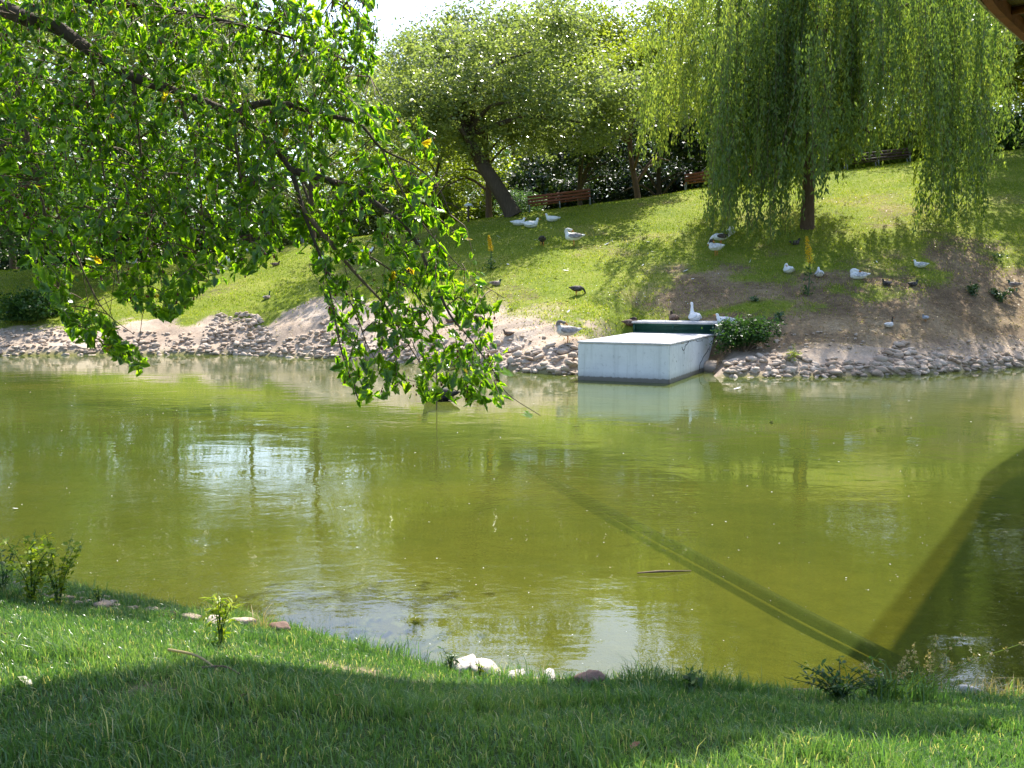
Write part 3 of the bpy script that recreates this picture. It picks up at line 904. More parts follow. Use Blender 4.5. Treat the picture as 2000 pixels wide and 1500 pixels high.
TREES = [
    dict(px=945, Y=92, label="pale far tree topping the leaning tree's crown on its left", mat="greyleaf", ctop_y=-5, cbot_y=330, halfw_px=120, nclump=130, per=130, lsize=.3),
    dict(px=1140, Y=90, label="pale far tree topping the leaning tree's crown on its right", mat="yellowish", ctop_y=-25, cbot_y=330, halfw_px=140, nclump=130, per=130, lsize=.3),
    # far left dark mass close to the water
    dict(px=-60, Y=37, label="dense dark leafy tree at the far left edge, hanging low over the bank", mat="shrub", ctop_y=60, cbot_y=640, halfw_px=230, nclump=170, per=190, lsize=.17, trunk_r=.22),
    dict(px=180, Y=44, label="dark green bushy tree half hidden behind the mulberry branches, left of the lawn", mat="shrub", ctop_y=120, cbot_y=520, halfw_px=170, nclump=130, per=170, lsize=.18),
    dict(px=20, Y=52, label="tall shaded tree rising behind the dark tree at the far left", mat="broad", ctop_y=-160, cbot_y=380, halfw_px=230, nclump=150, per=150, lsize=.22),
    dict(px=330, Y=53, label="tall broad tree behind the middle of the mulberry branches", mat="broad", ctop_y=-120, cbot_y=420, halfw_px=200, nclump=140, per=150, lsize=.22),
    dict(px=610, Y=52, label="sparse grey green tree with sky showing through its top", mat="greyleaf", ctop_y=40, cbot_y=400, halfw_px=170, nclump=110, per=150, lsize=.15, clump=.2),
    dict(px=845, Y=47, label="slim curved tree with a thin dark trunk left of the leaning tree", mat="yellowish", ctop_y=200, cbot_y=430, halfw_px=110, lean_px=14, trunk_r=.11, nclump=60, per=130, lsize=.13),
    dict(px=955, Y=46.6, label="straight grey trunked tree just left of the leaning trunk", mat="broad", ctop_y=140, cbot_y=320, halfw_px=120, lean_px=-8, trunk_r=.19, nclump=90, per=150, lsize=.15, barkm="barkred"),
    dict(px=1247, Y=48.5, label="yellow green tree with a bare reddish trunk beside the upper bench", mat="yellowish", ctop_y=70, cbot_y=290, halfw_px=130, lean_px=-12, trunk_r=.18, nclump=120, per=170, lsize=.15, barkm="barkred"),
    dict(px=1135, Y=57, label="dark evergreen behind the lower bench, nearest the leaning trunk", mat="dark", ctop_y=190, cbot_y=410, halfw_px=110, nclump=90, per=120, lsize=.2, hollow=.1),
    dict(px=1290, Y=58, label="dark evergreen behind the reddish trunk, between the two benches", mat="dark", ctop_y=170, cbot_y=392, halfw_px=120, nclump=90, per=120, lsize=.2, hollow=.1),
    dict(px=1420, Y=56, label="dark evergreen standing behind the upper bench", mat="dark", ctop_y=140, cbot_y=375, halfw_px=110, nclump=90, per=120, lsize=.2, hollow=.1),
    dict(px=1350, Y=95, label="tall pale green tree above the dark evergreens", mat="yellowish", ctop_y=-50, cbot_y=300, halfw_px=150, nclump=130, per=140, lsize=.3),
    dict(px=1080, Y=98, label="tall distant green tree rising over the leaning tree's crown", mat="broad", ctop_y=-5, cbot_y=330, halfw_px=180, nclump=140, per=140, lsize=.32),
    dict(px=960, Y=104, label="tall airy tree showing above the left part of the leaning tree", mat="greyleaf", ctop_y=15, cbot_y=330, halfw_px=130, nclump=120, per=110, lsize=.32),
    dict(px=880, Y=100, label="tall distant grey green tree beside the patch of open sky", mat="greyleaf", ctop_y=40, cbot_y=380, halfw_px=150, nclump=130, per=130, lsize=.32),
    dict(px=1000, Y=78, label="bright yellow green tree seen under the leaning tree's crown", mat="yellowish", ctop_y=120, cbot_y=430, halfw_px=210, nclump=120, per=140, lsize=.26),
    dict(px=780, Y=66, label="low bright tree in the gap left of the straight trunk", mat="yellowish", ctop_y=150, cbot_y=440, halfw_px=150, nclump=90, per=130, lsize=.24),
    dict(px=1640, Y=60, label="broad green tree directly behind the willow trunk", mat="broad", ctop_y=-150, cbot_y=300, halfw_px=220, nclump=120, per=140, lsize=.24),
    dict(px=1860, Y=55, label="light green bushy tree behind the right half of the willow", mat="yellowish", ctop_y=-60, cbot_y=290, halfw_px=160, nclump=120, per=150, lsize=.19),
    dict(px=1960, Y=64, label="tall green tree filling the gap behind the willow's right end", mat="broad", ctop_y=-80, cbot_y=300, halfw_px=150, nclump=120, per=140, lsize=.24),
    dict(px=825, Y=92, label="slender far tree just below the open sky patch", mat="greyleaf", ctop_y=50, cbot_y=380, halfw_px=110, nclump=100, per=120, lsize=.3),
    dict(px=2040, Y=46, label="bright leafy tree at the right edge below the footbridge", mat="yellowish", ctop_y=0, cbot_y=265, halfw_px=150, nclump=120, per=170, lsize=.16),
    dict(px=2150, Y=43, label="tree leaning in from beyond the right edge, shading the bank", mat="broad", ctop_y=-150, cbot_y=200, halfw_px=230, nclump=170, per=160, lsize=.2),
    dict(px=480, Y=70, label="far green tree closing the view behind the left lawn", mat="greyleaf", ctop_y=0, cbot_y=470, halfw_px=220, nclump=110, per=130, lsize=.28),
    dict(px=160, Y=74, label="far shaded tree closing the view at the left", mat="broad", ctop_y=-100, cbot_y=500, halfw_px=240, nclump=110, per=130, lsize=.3),
    dict(px=1200, Y=96, label="far tree showing faintly above the middle of the hill", mat="greyleaf", ctop_y=-10, cbot_y=390, halfw_px=170, nclump=110, per=130, lsize=.3),
    dict(px=1500, Y=82, label="far tree seen through the gaps of the willow's left side", mat="broad", ctop_y=-60, cbot_y=350, halfw_px=220, nclump=110, per=130, lsize=.3),
    dict(px=1780, Y=80, label="far tree seen through the gaps of the willow's right side", mat="yellowish", ctop_y=-60, cbot_y=320, halfw_px=220, nclump=110, per=130, lsize=.3),
]
for d in TREES:
    tree(**d)

def bush(px, Y, label, mat, top_y, halfw_px, lsize=.2, nclump=60, per=120, name="shrub", cat="shrub", depth=1.8, group=None, bot_y=None):
    X = at(px, 400, Y)[0]
    base = np.array([X, Y, float(ground_z(X, Y))])
    zt = at(px, top_y, Y)[2]; hw = halfw_px / FPX * Y
    h = max(zt - base[2], .4)
    o = thing(name, label, cat, base, group=group)
    g = Geo()
    for _ in range(5):
        e = base + np.array([R.normal(0, hw * .4), R.normal(0, .4), h * R.uniform(.5, .8)])
        g.tube(curve_pts(np.array([base - [0, 0, .1], base * .5 + e * .5 + [0, 0, .1], e]), 3), np.linspace(.05, .012, 7) * min(1, h), 5)
    tm = g.mesh("stems", M["twig"]); tm.transform(Matrix.Translation(-Vector(base)))
    link("stems", tm, o)
    P, tone, _ = blob_crown(base + np.array([0, 0, h * .38]), (hw, depth, h * .66), nclump, per, lsize, .24, hollow=.15, flip=False)
    low = P[:, 2] < base[2]; P[low, 2] = base[2] + R.random(low.sum()) * h * .35
    link("foliage", crown_mesh("foliage", P - base, tone, lsize * R.uniform(.6, 1.4, len(P)), M[mat]), o)
    return o

BUSHES = [
    (-120, 48, "dark shrub low behind the far left tree", "shrub", 330, 150), (60, 58, "tall dark hedge bush behind the far left bank", "dark", 330, 130),
    (240, 58, "dark hedge bush behind the left lawn, left of the mulberry's thick limb", "shrub", 350, 130), (420, 60, "dark hedge bush behind the left bench", "shrub", 370, 120),
    (570, 62, "green bush behind the left bench's right end", "broad", 350, 110), (700, 62, "green bush behind the goose standing on the left lawn", "broad", 330, 110),
    (815, 64, "yellow green bush left of the lamp", "yellowish", 325, 100), (930, 66, "bright yellow green bush right behind the lamp", "yellowish", 300, 110),
    (1015, 50, "small grey green bush at the foot of the leaning trunk", "teal", 372, 42), (1060, 64, "dark bush behind the left end of the lower bench", "dark", 300, 80),
    (1150, 66, "black green bush behind the middle of the lower bench", "dark", 290, 100), (1260, 66, "dark bush behind the bare reddish trunk", "dark", 270, 100),
    (1370, 64, "dark bush behind the left end of the upper bench", "dark", 250, 100), (1480, 62, "green bush hidden behind the willow's long left curtain", "shrub", 250, 110),
    (1600, 58, "green bush behind the willow trunk", "broad", 240, 110), (1720, 56, "light green bush behind the dark right bench", "yellowish", 215, 110),
    (1850, 56, "grey green bush right of the dark right bench", "greyleaf", 215, 110), (1980, 54, "dark green bush at the hill top on the right edge", "shrub", 215, 110),
    (2100, 50, "green bush beyond the right edge of the hill top", "broad", 200, 110),
    (60, 36.2, "low dark shrub over the reddish soil at the far left bank", "shrub", 570, 60),
]
for b_ in BUSHES:
    bush(*b_, lsize=.2 if b_[1] > 52 else .13, nclump=110 if b_[1] > 52 else 50)

def far_wood():
    n = 60000
    px = R.uniform(-350, 2350, n); Y = R.uniform(108, 122, n)
    X = (px - 1000) / FPX * Y
    top = 9 + 8 * fbm(X * .07, Y * 0, 61, 3)
    z = ground_z(X, Y) - .2 + top * R.random(n) ** .8
    V, F = leaf_quads(np.stack([X, Y, z], -1), R.uniform(.35, .8, n), .7)
    tone = np.clip(R.normal(.4, .2, n) + .8 * (fbm(X * .25, z * .35, 63, 3) - .5), 0, 1)
    link("far_woods", mesh_np("far_woods", V, F, M["shrub"], {"v": tone}), kind="stuff", label="distant wood closing the view behind the hill", category="woods")
far_wood()

# the big leaning tree with the glossy rounded crown, base at (1003, 416)
def leaning_tree():
    b = hit(1000, 419, 30, 60)[0]
    Y = b[1]
    o = thing("leaning_tree", "large glossy leaved tree on a dark trunk leaning to the left at the hill top", "tree", b)
    K = [at(1003, 422, Y), at(985, 388, Y), at(958, 345, Y), at(935, 310, Y + .1), at(905, 250, Y + .2), at(890, 190, Y)]
    g = Geo()
    P = curve_pts(np.array(K), 4)
    g.tube(P, np.interp(np.linspace(0, 1, len(P)), [0, .1, .5, 1], [.42, .34, .30, .12]), 10)
    for px, py, dy in ((1000, 200, -.8), (1090, 190, .8), (820, 180, -.8), (760, 230, .6), (940, 90, .2), (1040, 100, -.4), (850, 100, .6), (1140, 240, -.5)):
        s = P[R.integers(10, len(P))]
        e = at(px, py, Y + dy * 3)
        g.tube(curve_pts(np.array([s, s * .5 + e * .5 + [0, 0, .5], e]), 4), np.linspace(.14, .03, 9), 6)
    tm = g.mesh("trunk", M["bark"], True); tm.transform(Matrix.Translation(-Vector(b)))
    link("trunk", tm, o)
    Ps, ts = [], []
    for (cx, cy, hw, hh, nc) in ((950, 200, 170, 100, 80), (1120, 225, 150, 80, 70), (790, 215, 140, 85, 60), (1000, 110, 190, 60, 50), (870, 280, 120, 50, 35), (1100, 285, 120, 40, 35), (1210, 190, 90, 80, 35), (1080, 60, 120, 50, 25), (860, 110, 110, 50, 22)):
        c = at(cx, cy, Y + R.uniform(-1.5, 1.5))
        rad = np.array([hw / FPX * Y, 3.4, hh / FPX * Y])
        Pp, tt, _ = blob_crown(c, rad, nc, 115, .15, .21, hollow=.25)
        Ps.append(Pp); ts.append(tt)
    Pp = np.concatenate(Ps); tt = np.concatenate(ts)
    link("crown", crown_mesh("crown", Pp - b, tt, .15 * R.uniform(.6, 1.35, len(Pp)), M["broad"], .7), o)
leaning_tree()

# ------------------------------------------------------------------ weeping willow
def willow():
    b = hit(1577, 446, 30, 60)[0]
    Y0 = b[1]
    o = thing("weeping_willow", "weeping willow with long hanging curtains of leaves on the right of the slope", "tree", b)
    g = Geo()
    K = [at(1577, 452, Y0), at(1577, 430, Y0), at(1580, 350, Y0), at(1584, 260, Y0), at(1588, 150, Y0), at(1592, 40, Y0), at(1600, -60, Y0)]
    P = curve_pts(np.array(K), 4)
    g.tube(P, np.interp(np.linspace(0, 1, len(P)), [0, .06, .3, 1], [.36, .28, .22, .08]), 10)
    B = [[(1582, 300), (1612, 272), (1640, 240), (1648, 180), (1655, 90)], [(1612, 272), (1622, 200), (1618, 120), (1630, 30)], [(1640, 245), (1672, 235), (1700, 262)],
         [(1580, 330), (1530, 220), (1480, 130), (1420, 60)], [(1586, 220), (1520, 110), (1450, 20), (1380, -20)], [(1590, 150), (1680, 60), (1770, 10), (1830, 0)],
         [(1640, 240), (1730, 140), (1800, 80), (1850, 70)], [(1586, 200), (1560, 90), (1540, 0)], [(1595, 100), (1640, 0), (1680, -60)]]
    for bb in B:
        dy = R.uniform(-2.5, 2.5)
        n = len(bb)
        Q = np.array([at(x, y, Y0 + dy * i / (n - 1)) for i, (x, y) in enumerate(bb)])
        Q = curve_pts(Q, 4)
        g.tube(Q, np.linspace(.12, .03, len(Q)), 7)
    tm = g.mesh("trunk", M["barkred"], True); tm.transform(Matrix.Translation(-Vector(b)))
    link("trunk", tm, o)
    hem_x = [1240, 1275, 1310, 1335, 1350, 1395, 1412, 1440, 1500, 1555, 1580, 1640, 1670, 1720, 1790, 1805, 1840, 1862, 1890, 1910, 1960]
    hem_y = [230, 330, 325, 270, 270, 300, 430, 455, 470, 440, 380, 330, 300, 285, 280, 430, 440, 330, 450, 300, 200]
    PV, TV, DV = [], [], []
    twg = Geo()
    ncl = 178
    for i in range(ncl):
        a = R.uniform(0, 2 * math.pi); rr = math.sqrt(R.random()) * 6.1
        cx = b[0] + .35 + rr * math.cos(a) * 1.1; cy = Y0 + rr * math.sin(a) * .9
        ztop = b[2] + 10.3 - (rr / 6.1) ** 2 * 3.2 + R.normal(0, .5)
        if R.random() < .6:
            ztop -= R.uniform(.5, 4.8)
        tone0 = R.normal(.5, .24)
        for j in range(R.integers(7, 12)):
            x = cx + R.normal(0, .27); y = cy + R.normal(0, .27); zt = ztop + R.normal(0, .35)
            pxm, _, _ = proj(np.array([x, y, b[2] + 3]))
            hem = np.interp(pxm, hem_x, hem_y) + R.normal(0, 14) - 60 * max(0, R.normal(0, .8))
            back = (y - Y0) / 5.5
            if back > 0:
                hem -= back * 110
            if abs(x - b[0]) < 2.6 and abs(y - Y0) < 2.6 and hem > 320:
                hem -= R.uniform(40, 130)
            gz = float(ground_z(x, y))
            zb = max(at(pxm, hem, y)[2], gz + .35)
            zb = zt - (zt - zb) * (1 if R.random() < .55 else R.uniform(.35, .95))
            L = zt - zb
            if L < .6:
                continue
            sway = R.normal(0, .42, 2); out = np.array([math.cos(a), math.sin(a)]) * .5
            n = max(8, int(L * 21))
            t = np.sort(R.random(n))
            cxv = x + sway[0] * t ** 1.5 + out[0] * np.minimum(t * 4, 1) * .6 + .05 * np.sin(t * 9 + i)
            cyv = y + sway[1] * t ** 1.5 + out[1] * np.minimum(t * 4, 1) * .6
            czv = zt - L * t
            Pp = np.stack([cxv, cyv, czv], -1) + R.normal(0, .055, (n, 3))
            PV.append(Pp); TV.append(np.clip(R.normal(tone0, .16, n), 0, 1)); DV.append(np.full(n, 1.0))
            if j % 3 == 0:
                ts = np.linspace(0, 1, 6)
                twg.tube(np.stack([x + sway[0] * ts ** 1.5 + out[0] * np.minimum(ts * 4, 1) * .6 + .05 * np.sin(ts * 9 + i), y + sway[1] * ts ** 1.5 + out[1] * np.minimum(ts * 4, 1) * .6, zt - L * ts], -1), .008, 3, cap=False)
    Pp = np.concatenate(PV); tt = np.concatenate(TV)
    cP, cT, _ = blob_crown(b + np.array([.2, 0, 9.3]), (5.6, 5.0, 1.7), 130, 100, .15, .2, hollow=.2)
    Pp = np.concatenate([Pp, cP]); tt = np.concatenate([tt, cT])
    n = len(Pp)
    # narrow leaves hanging down
    dirn = np.stack([R.normal(0, .35, n), R.normal(0, .35, n), -np.ones(n)], -1); dirn /= np.linalg.norm(dirn, axis=1)[:, None]
    nr = rand_unit(n); side = np.cross(dirn, nr); side /= np.linalg.norm(side, axis=1)[:, None]
    L = R.uniform(.11, .23, n)[:, None]; Wd = R.uniform(.022, .042, n)[:, None]
    V = np.stack([Pp, Pp + dirn * L * .45 + side * Wd, Pp + dirn * L, Pp + dirn * L * .45 - side * Wd], 1).reshape(-1, 3)
    cm = mesh_np("crown", V - b, np.arange(4 * n).reshape(-1, 4), M["willow"], {"v": tt})
    link("crown", cm, o)
    tw = twg.mesh("hanging_twigs", M["twig"]); tw.transform(Matrix.Translation(-Vector(b)))
    link("hanging_twigs", tw, o, kind="stuff")
    # pale rope hanging on the right
    r = np.array([at(1817, 60, Y0 - 3.5), at(1815, 170, Y0 - 3.5), at(1811, 268, Y0 - 3.5)])
    link("hanging_rope", Geo().tube(curve_pts(r, 4), .014, 5).mesh("hanging_rope", M["rope"]), label="thin pale rope hanging straight down inside the willow's right side", category="rope")
M["rope"] = solid("pale rope", [(.3, (.4, .38, .3)), (.7, (.55, .52, .44))], scale=20)
willow()

# ------------------------------------------------------------------ foreground mulberry hanging in from the upper left
CROWN = [(-80, -60), (735, -60), (742, 110), (715, 165), (765, 205), (865, 225), (835, 320), (885, 372), (905, 450), (955, 535), (1000, 580), (965, 640),
         (1005, 715), (1068, 818), (1000, 805), (930, 792), (850, 785), (780, 772), (710, 800), (655, 722), (640, 600), (612, 520), (560, 462), (545, 505), (470, 545),
         (400, 565), (335, 630), (240, 595), (190, 560), (150, 530), (60, 455), (-80, 420)]
LOBE2 = [(50, 440), (120, 520), (200, 620), (290, 700), (270, 730), (210, 690), (140, 660), (100, 590), (40, 520)]
SPARSE = [(600, 200), (900, 200), (1100, 850), (640, 850), (620, 520), (560, 440)]
def mulberry():
    base = np.array([-7.6, 8.5, 0.0]); base[2] = float(ground_z(base[0], base[1]))
    o = thing("mulberry_tree", "mulberry tree whose leafy fruiting branches hang in from the upper left", "tree", base)
    D = 7.3
    sk = {}
    def br(name, pts, r0, r1):
        P = np.array([p if len(p) == 3 and isinstance(p, np.ndarray) else at(p[0], p[1], p[2]) for p in pts])
        P = curve_pts(P, 5)
        sk[name] = (P, r1 + (r0 - r1) * (1 - np.linspace(0, 1, len(P))) ** (1.0 if name == 'trunk' else 1.7))
    tt = np.array([-6.9, 8.7, 4.4])
    br("trunk", [base - [0, 0, .3], base + [.05, 0, 1.4], base + [.3, .05, 2.8], tt], .24, .15)
    br("limb_a", [tt, (-90, 10, 8.94), (60, 40, 8.92), (115, 56, 8.90), (175, 98, 8.87), (259, 150, 8.82), (350, 182, 8.79), (455, 224, 8.76), (525, 280, 8.71), (567, 332, 8.67), (591, 406, 8.60), (610, 460, 8.56), (632, 520, 8.51), (650, 600, 8.44), (668, 690, 8.36), (700, 780, 8.28)], .085, .005)
    br("limb_b", [(455, 224, 8.76), (525, 200, 8.78), (629, 224, 8.76), (700, 241, 8.74), (745, 290, 8.70), (808, 322, 8.68), (855, 365, 8.64), (880, 420, 8.59)], .035, .004)
    br("limb_c", [(567, 332, 8.67), (640, 352, 8.65), (694, 371, 8.63), (752, 410, 8.60), (800, 452, 8.56), (840, 530, 8.50), (878, 613, 8.43), (913, 655, 8.39), (937, 686, 8.36), (962, 721, 8.33), (990, 768, 8.29), (1056, 812, 8.26)], .035, .003)
    br("limb_d", [(591, 406, 8.60), (640, 470, 8.55), (700, 540, 8.49), (755, 600, 8.44), (790, 660, 8.39), (840, 730, 8.33), (930, 785, 8.28)], .026, .003)
    br("limb_e", [(-90, 10, 8.94), (20, 140, 8.83), (60, 300, 8.69), (90, 430, 8.58), (122, 590, 8.45), (159, 641, 8.40), (227, 682, 8.37), (276, 710, 8.34)], .03, .003)
    br("limb_f", [(60, 300, 8.69), (120, 430, 8.58), (177, 561, 8.47), (211, 614, 8.43), (262, 653, 8.39)], .016, .003)
    br("limb_g", [tt + [0, 0, .3], (-40, -70, 8.95), (150, -5, 8.95), (330, 20, 8.93), (520, 60, 8.90), (640, 100, 8.86), (722, 150, 8.82)], .06, .004)
    br("limb_h", [tt + [0, 0, .5], (250, -120, 8.95), (500, -50, 8.95), (650, 0, 8.95), (728, 70, 8.89)], .05, .004)
    br("limb_i", [(259, 150, 8.82), (275, 300, 8.69), (292, 450, 8.57), (330, 605, 8.43)], .018, .003)
    br("limb_j", [(350, 182, 8.79), (385, 320, 8.68), (400, 480, 8.54), (408, 550, 8.48)], .018, .003)
    br("limb_k", [(455, 224, 8.76), (470, 350, 8.65), (490, 470, 8.55), (498, 530, 8.50)], .016, .003)
    br("limb_l", [(525, 280, 8.71), (542, 400, 8.61), (548, 485, 8.54)], .014, .003)
    br("limb_m", [(175, 98, 8.87), (190, 250, 8.74), (215, 420, 8.59), (235, 570, 8.46)], .016, .003)
    br("limb_n", [(640, 470, 8.55), (720, 500, 8.52), (800, 560, 8.47), (850, 640, 8.40), (890, 720, 8.34)], .014, .003)
    br("limb_p", [(745, 290, 8.70), (800, 400, 8.61), (860, 480, 8.54), (920, 540, 8.49), (985, 582, 8.45)], .012, .003)
    br("limb_q", [(632, 520, 8.51), (690, 600, 8.44), (720, 680, 8.37), (770, 755, 8.31)], .012, .003)
    # crown continuing out of frame above
    br("limb_r", [tt + [0, 0, .4], np.array([-6.6, 8.8, 5.8]), np.array([-6.2, 9.0, 7.0])], .1, .03)
    br("limb_s", [tt + [0, 0, .2], np.array([-8.2, 8.3, 6.0]), np.array([-8.9, 8.0, 7.2])], .1, .03)
    for nme, (P, r) in sk.items():
        link("trunk" if nme == "trunk" else "limb", Geo().tube(P - base, r, 9 if r[0] > .05 else 6).mesh("limb", M["bark"] if r[0] > .03 else M["twig"], True), o)
    SP_ = np.concatenate([p for p, _ in sk.values()])
    # twig seeds
    pts = []
    q = R.uniform([-80, -60], [1070, 820], size=(14000, 2))
    ins = inpoly(q[:, 0], q[:, 1], CROWN)
    sp = inpoly(q[:, 0], q[:, 1], SPARSE)
    q = q[ins & (~sp | (R.random(len(q)) < .2))][:690]
    q2 = R.uniform([40, 440], [290, 730], size=(400, 2)); q2 = q2[inpoly(q2[:, 0], q2[:, 1], LOBE2)][:26]
    q = np.concatenate([q, q2])
    fr = R.random(len(q))
    dep = 8.95 - np.maximum(q[:, 1], 0) / 820 * .7 + np.where(inpoly(q[:, 0], q[:, 1], SPARSE), .7, 1.2) * (fr - .55)
    seeds = at(q[:, 0], q[:, 1], dep)
    # along the limbs themselves
    lm = []
    for nme, (P, r) in sk.items():
        if nme in ("trunk", "limb_r", "limb_s"):
            continue
        for p_, rr in zip(P[3:], r[3:]):
            if rr < .05:
                px_, py_, _ = proj(p_)
                lm += [p_ + R.normal(0, .12, 3) - [0, 0, .1] for _ in range(1 if R.random() < (.62 if inpoly(px_, py_, SPARSE) else 1) else 0)]
    seeds = np.concatenate([seeds, np.array(lm)])
    # overhead crown
    up, _, _ = blob_crown((-7.9, 8.6, 6.4), (2.2, 1.8, 1.2), 200, 1, .1)
    seeds = np.concatenate([seeds, up])
    twg = Geo()
    LP, LD, LS, BP = [], [], [], []
    for i, s in enumerate(seeds):
        d2 = ((SP_ - s) ** 2).sum(1) + np.where(SP_[:, 2] < s[2] - .1, .6, 0)
        a = SP_[np.argmin(d2)]
        L = R.uniform(.24, .58)
        dirx = s - a; dl = np.linalg.norm(dirx) + 1e-6
        hd = dirx / dl * .5 + np.array([R.normal(.15, .35), R.normal(0, .3), -R.uniform(.4, 1.0)])
        hd /= np.linalg.norm(hd)
        e = s + hd * L
        C = curve_pts(np.array([a, a * .4 + s * .6 + [0, 0, .05 * dl], s, (s + e) / 2 + [0, 0, .02], e]), 3)
        ex, ey, _ = proj(e)
        if dl < 2.0 and (inpoly(ex, ey, CROWN) or inpoly(ex, ey, LOBE2) or ey < 0 or ex < 0):
            twg.tube(C, np.linspace(.006, .0018, len(C)), 3, cap=False)
        seg_ = C[-7:]
        nl = R.integers(7, 14)
        for k in range(nl):
            t = (k + R.random()) / nl
            f = t * (len(seg_) - 1); j = min(int(f), len(seg_) - 2)
            p_ = seg_[j] * (1 - (f - j)) + seg_[j + 1] * (f - j)
            od = rand_unit(1)[0] * .8 + hd * .5 + np.array([0, 0, -.35])
            od /= np.linalg.norm(od)
            LP.append(p_ + od * R.uniform(.008, .03)); LD.append(od)
            LS.append(R.uniform(.034, .07) * (1.3 if R.random() < .16 else 1))
            if R.random() < .20:
                BP.append(p_ + np.array([R.normal(0, .012), R.normal(0, .012), -R.uniform(.01, .04)]))
    LP, LD, LS = np.array(LP), np.array(LD), np.array(LS)
    # trim the outline as in the photograph
    mid = LP + LD * LS[:, None]
    qx, qy, _ = proj(mid)
    okk = inpoly(qx, qy, [(x, y) for x, y in CROWN]) | inpoly(qx, qy, LOBE2) | (qy < -40) | (qx < -60) | (R.random(len(qx)) < .0)
    LP, LD, LS = LP[okk], LD[okk], LS[okk]
    tip = inpoly(*proj(LP)[:2], SPARSE) | inpoly(*proj(LP)[:2], LOBE2)
    LS = LS * np.where(tip, 1.2, 1.0)
    n = len(LP)
    # heart shaped folded leaf: local x along the leaf, y across, z normal
    tx = np.array([0, .02, .12, .02, .30, .30, .62, .62, 1.0, .3, .65])
    ty = np.array([0, .16, 0, -.16, .36, -.36, .27, -.27, 0, 0, 0])
    tz = np.array([0, .05, .0, .05, .10, .10, .04, .04, -.12, 0., -.03])
    LF = np.array([(0, 2, 8.95), (0, 3, 8.95), (1, 2, 8.95), (2, 3, 8.95), (2, 9, 8.94), (2, 5, 8.95), (4, 9, 8.94), (9, 10, 8.94), (9, 5, 8.95), (9, 7, 10), (6, 10, 8.94), (10, 7, 8.94)])
    nrm = rand_unit(n) * .95 + np.array([0, -.25, .5])
    nrm -= (nrm * LD).sum(1)[:, None] * LD; nrm /= np.linalg.norm(nrm, axis=1)[:, None] + 1e-9
    sd = np.cross(nrm, LD)
    tone = np.clip(R.normal(.58, .25, n), 0, .97); tone[R.random(n) < .004] = 1.0
    # 300 that show largest become single leaves
    qx, qy, dp = proj(LP + LD * LS[:, None] * .6)
    view = (qx > 0) & (qx < 2000) & (qy > 0) & (qy < 1500)
    cell = (np.floor(qx / 16).astype(int), np.floor(qy / 16).astype(int))
    front = {}
    for i in np.where(view)[0]:
        kk = (cell[0][i], cell[1][i])
        if kk not in front or dp[i] < dp[front[kk]]:
            front[kk] = i
    fr_ids = np.array(list(front.values()))
    toC = np.array([0, 0, CAMZ]) - LP
    toC /= np.linalg.norm(toC, axis=1)[:, None]
    facing = np.abs((nrm * toC).sum(1))
    score = (LS / dp * (facing + .15))[fr_ids]
    single = fr_ids[np.argsort(-score)[:300]]
    smask = np.zeros(n, bool); smask[single] = True
    variants = []
    for v in np.linspace(.08, .95, 8):
        variants.append(mesh_np("leaf", np.stack([tx, ty, tz], -1), LF, M["mulberry"], {"v": np.full(len(LF), v)}))
    for i in single:
        mt = Matrix(((LD[i][0], sd[i][0], nrm[i][0]), (LD[i][1], sd[i][1], nrm[i][1]), (LD[i][2], sd[i][2], nrm[i][2])))
        link("leaf", variants[min(7, int(tone[i] * 8))], o, LP[i] - base, mt.to_euler(), LS[i] * 1.6)
    rs = np.where(~smask)[0]
    V = (LP[rs][:, None, :] + 1.6 * LS[rs][:, None, None] * (tx[None, :, None] * LD[rs][:, None, :] + ty[None, :, None] * sd[rs][:, None, :] + tz[None, :, None] * nrm[rs][:, None, :]))
    F = (np.arange(len(rs))[:, None, None] * len(tx) + LF[None]).reshape(-1, 3)
    link("foliage", mesh_np("foliage", V.reshape(-1, 3) - base, F, M["mulberry"], {"v": np.repeat(tone[rs], len(LF))}), o, kind="stuff")
    tm = twg.mesh("twigs", M["twig"]); tm.transform(Matrix.Translation(-Vector(base)))
    link("twigs", tm, o, kind="stuff")
    bv, bf = ico(0)
    BP = np.array(BP)
    qx, qy, _ = proj(BP)
    BP = BP[inpoly(qx, qy, CROWN)]
    V = (BP[:, None, :] + bv[None] * np.array([.0075, .0075, .014]) * R.uniform(.7, 1.3, (len(BP), 1, 1)))
    F = (np.arange(len(BP))[:, None, None] * len(bv) + bf[None]).reshape(-1, 3)
    bm = mesh_np("fruit", V.reshape(-1, 3), F, M["berry"], {"v": np.repeat(R.random(len(BP)), len(bf))}, smooth=True)
    bm.transform(Matrix.Translation(-Vector(base)))
    link("fruit", bm, o, kind="stuff")
    return n
print("mulberry leaves", mulberry())

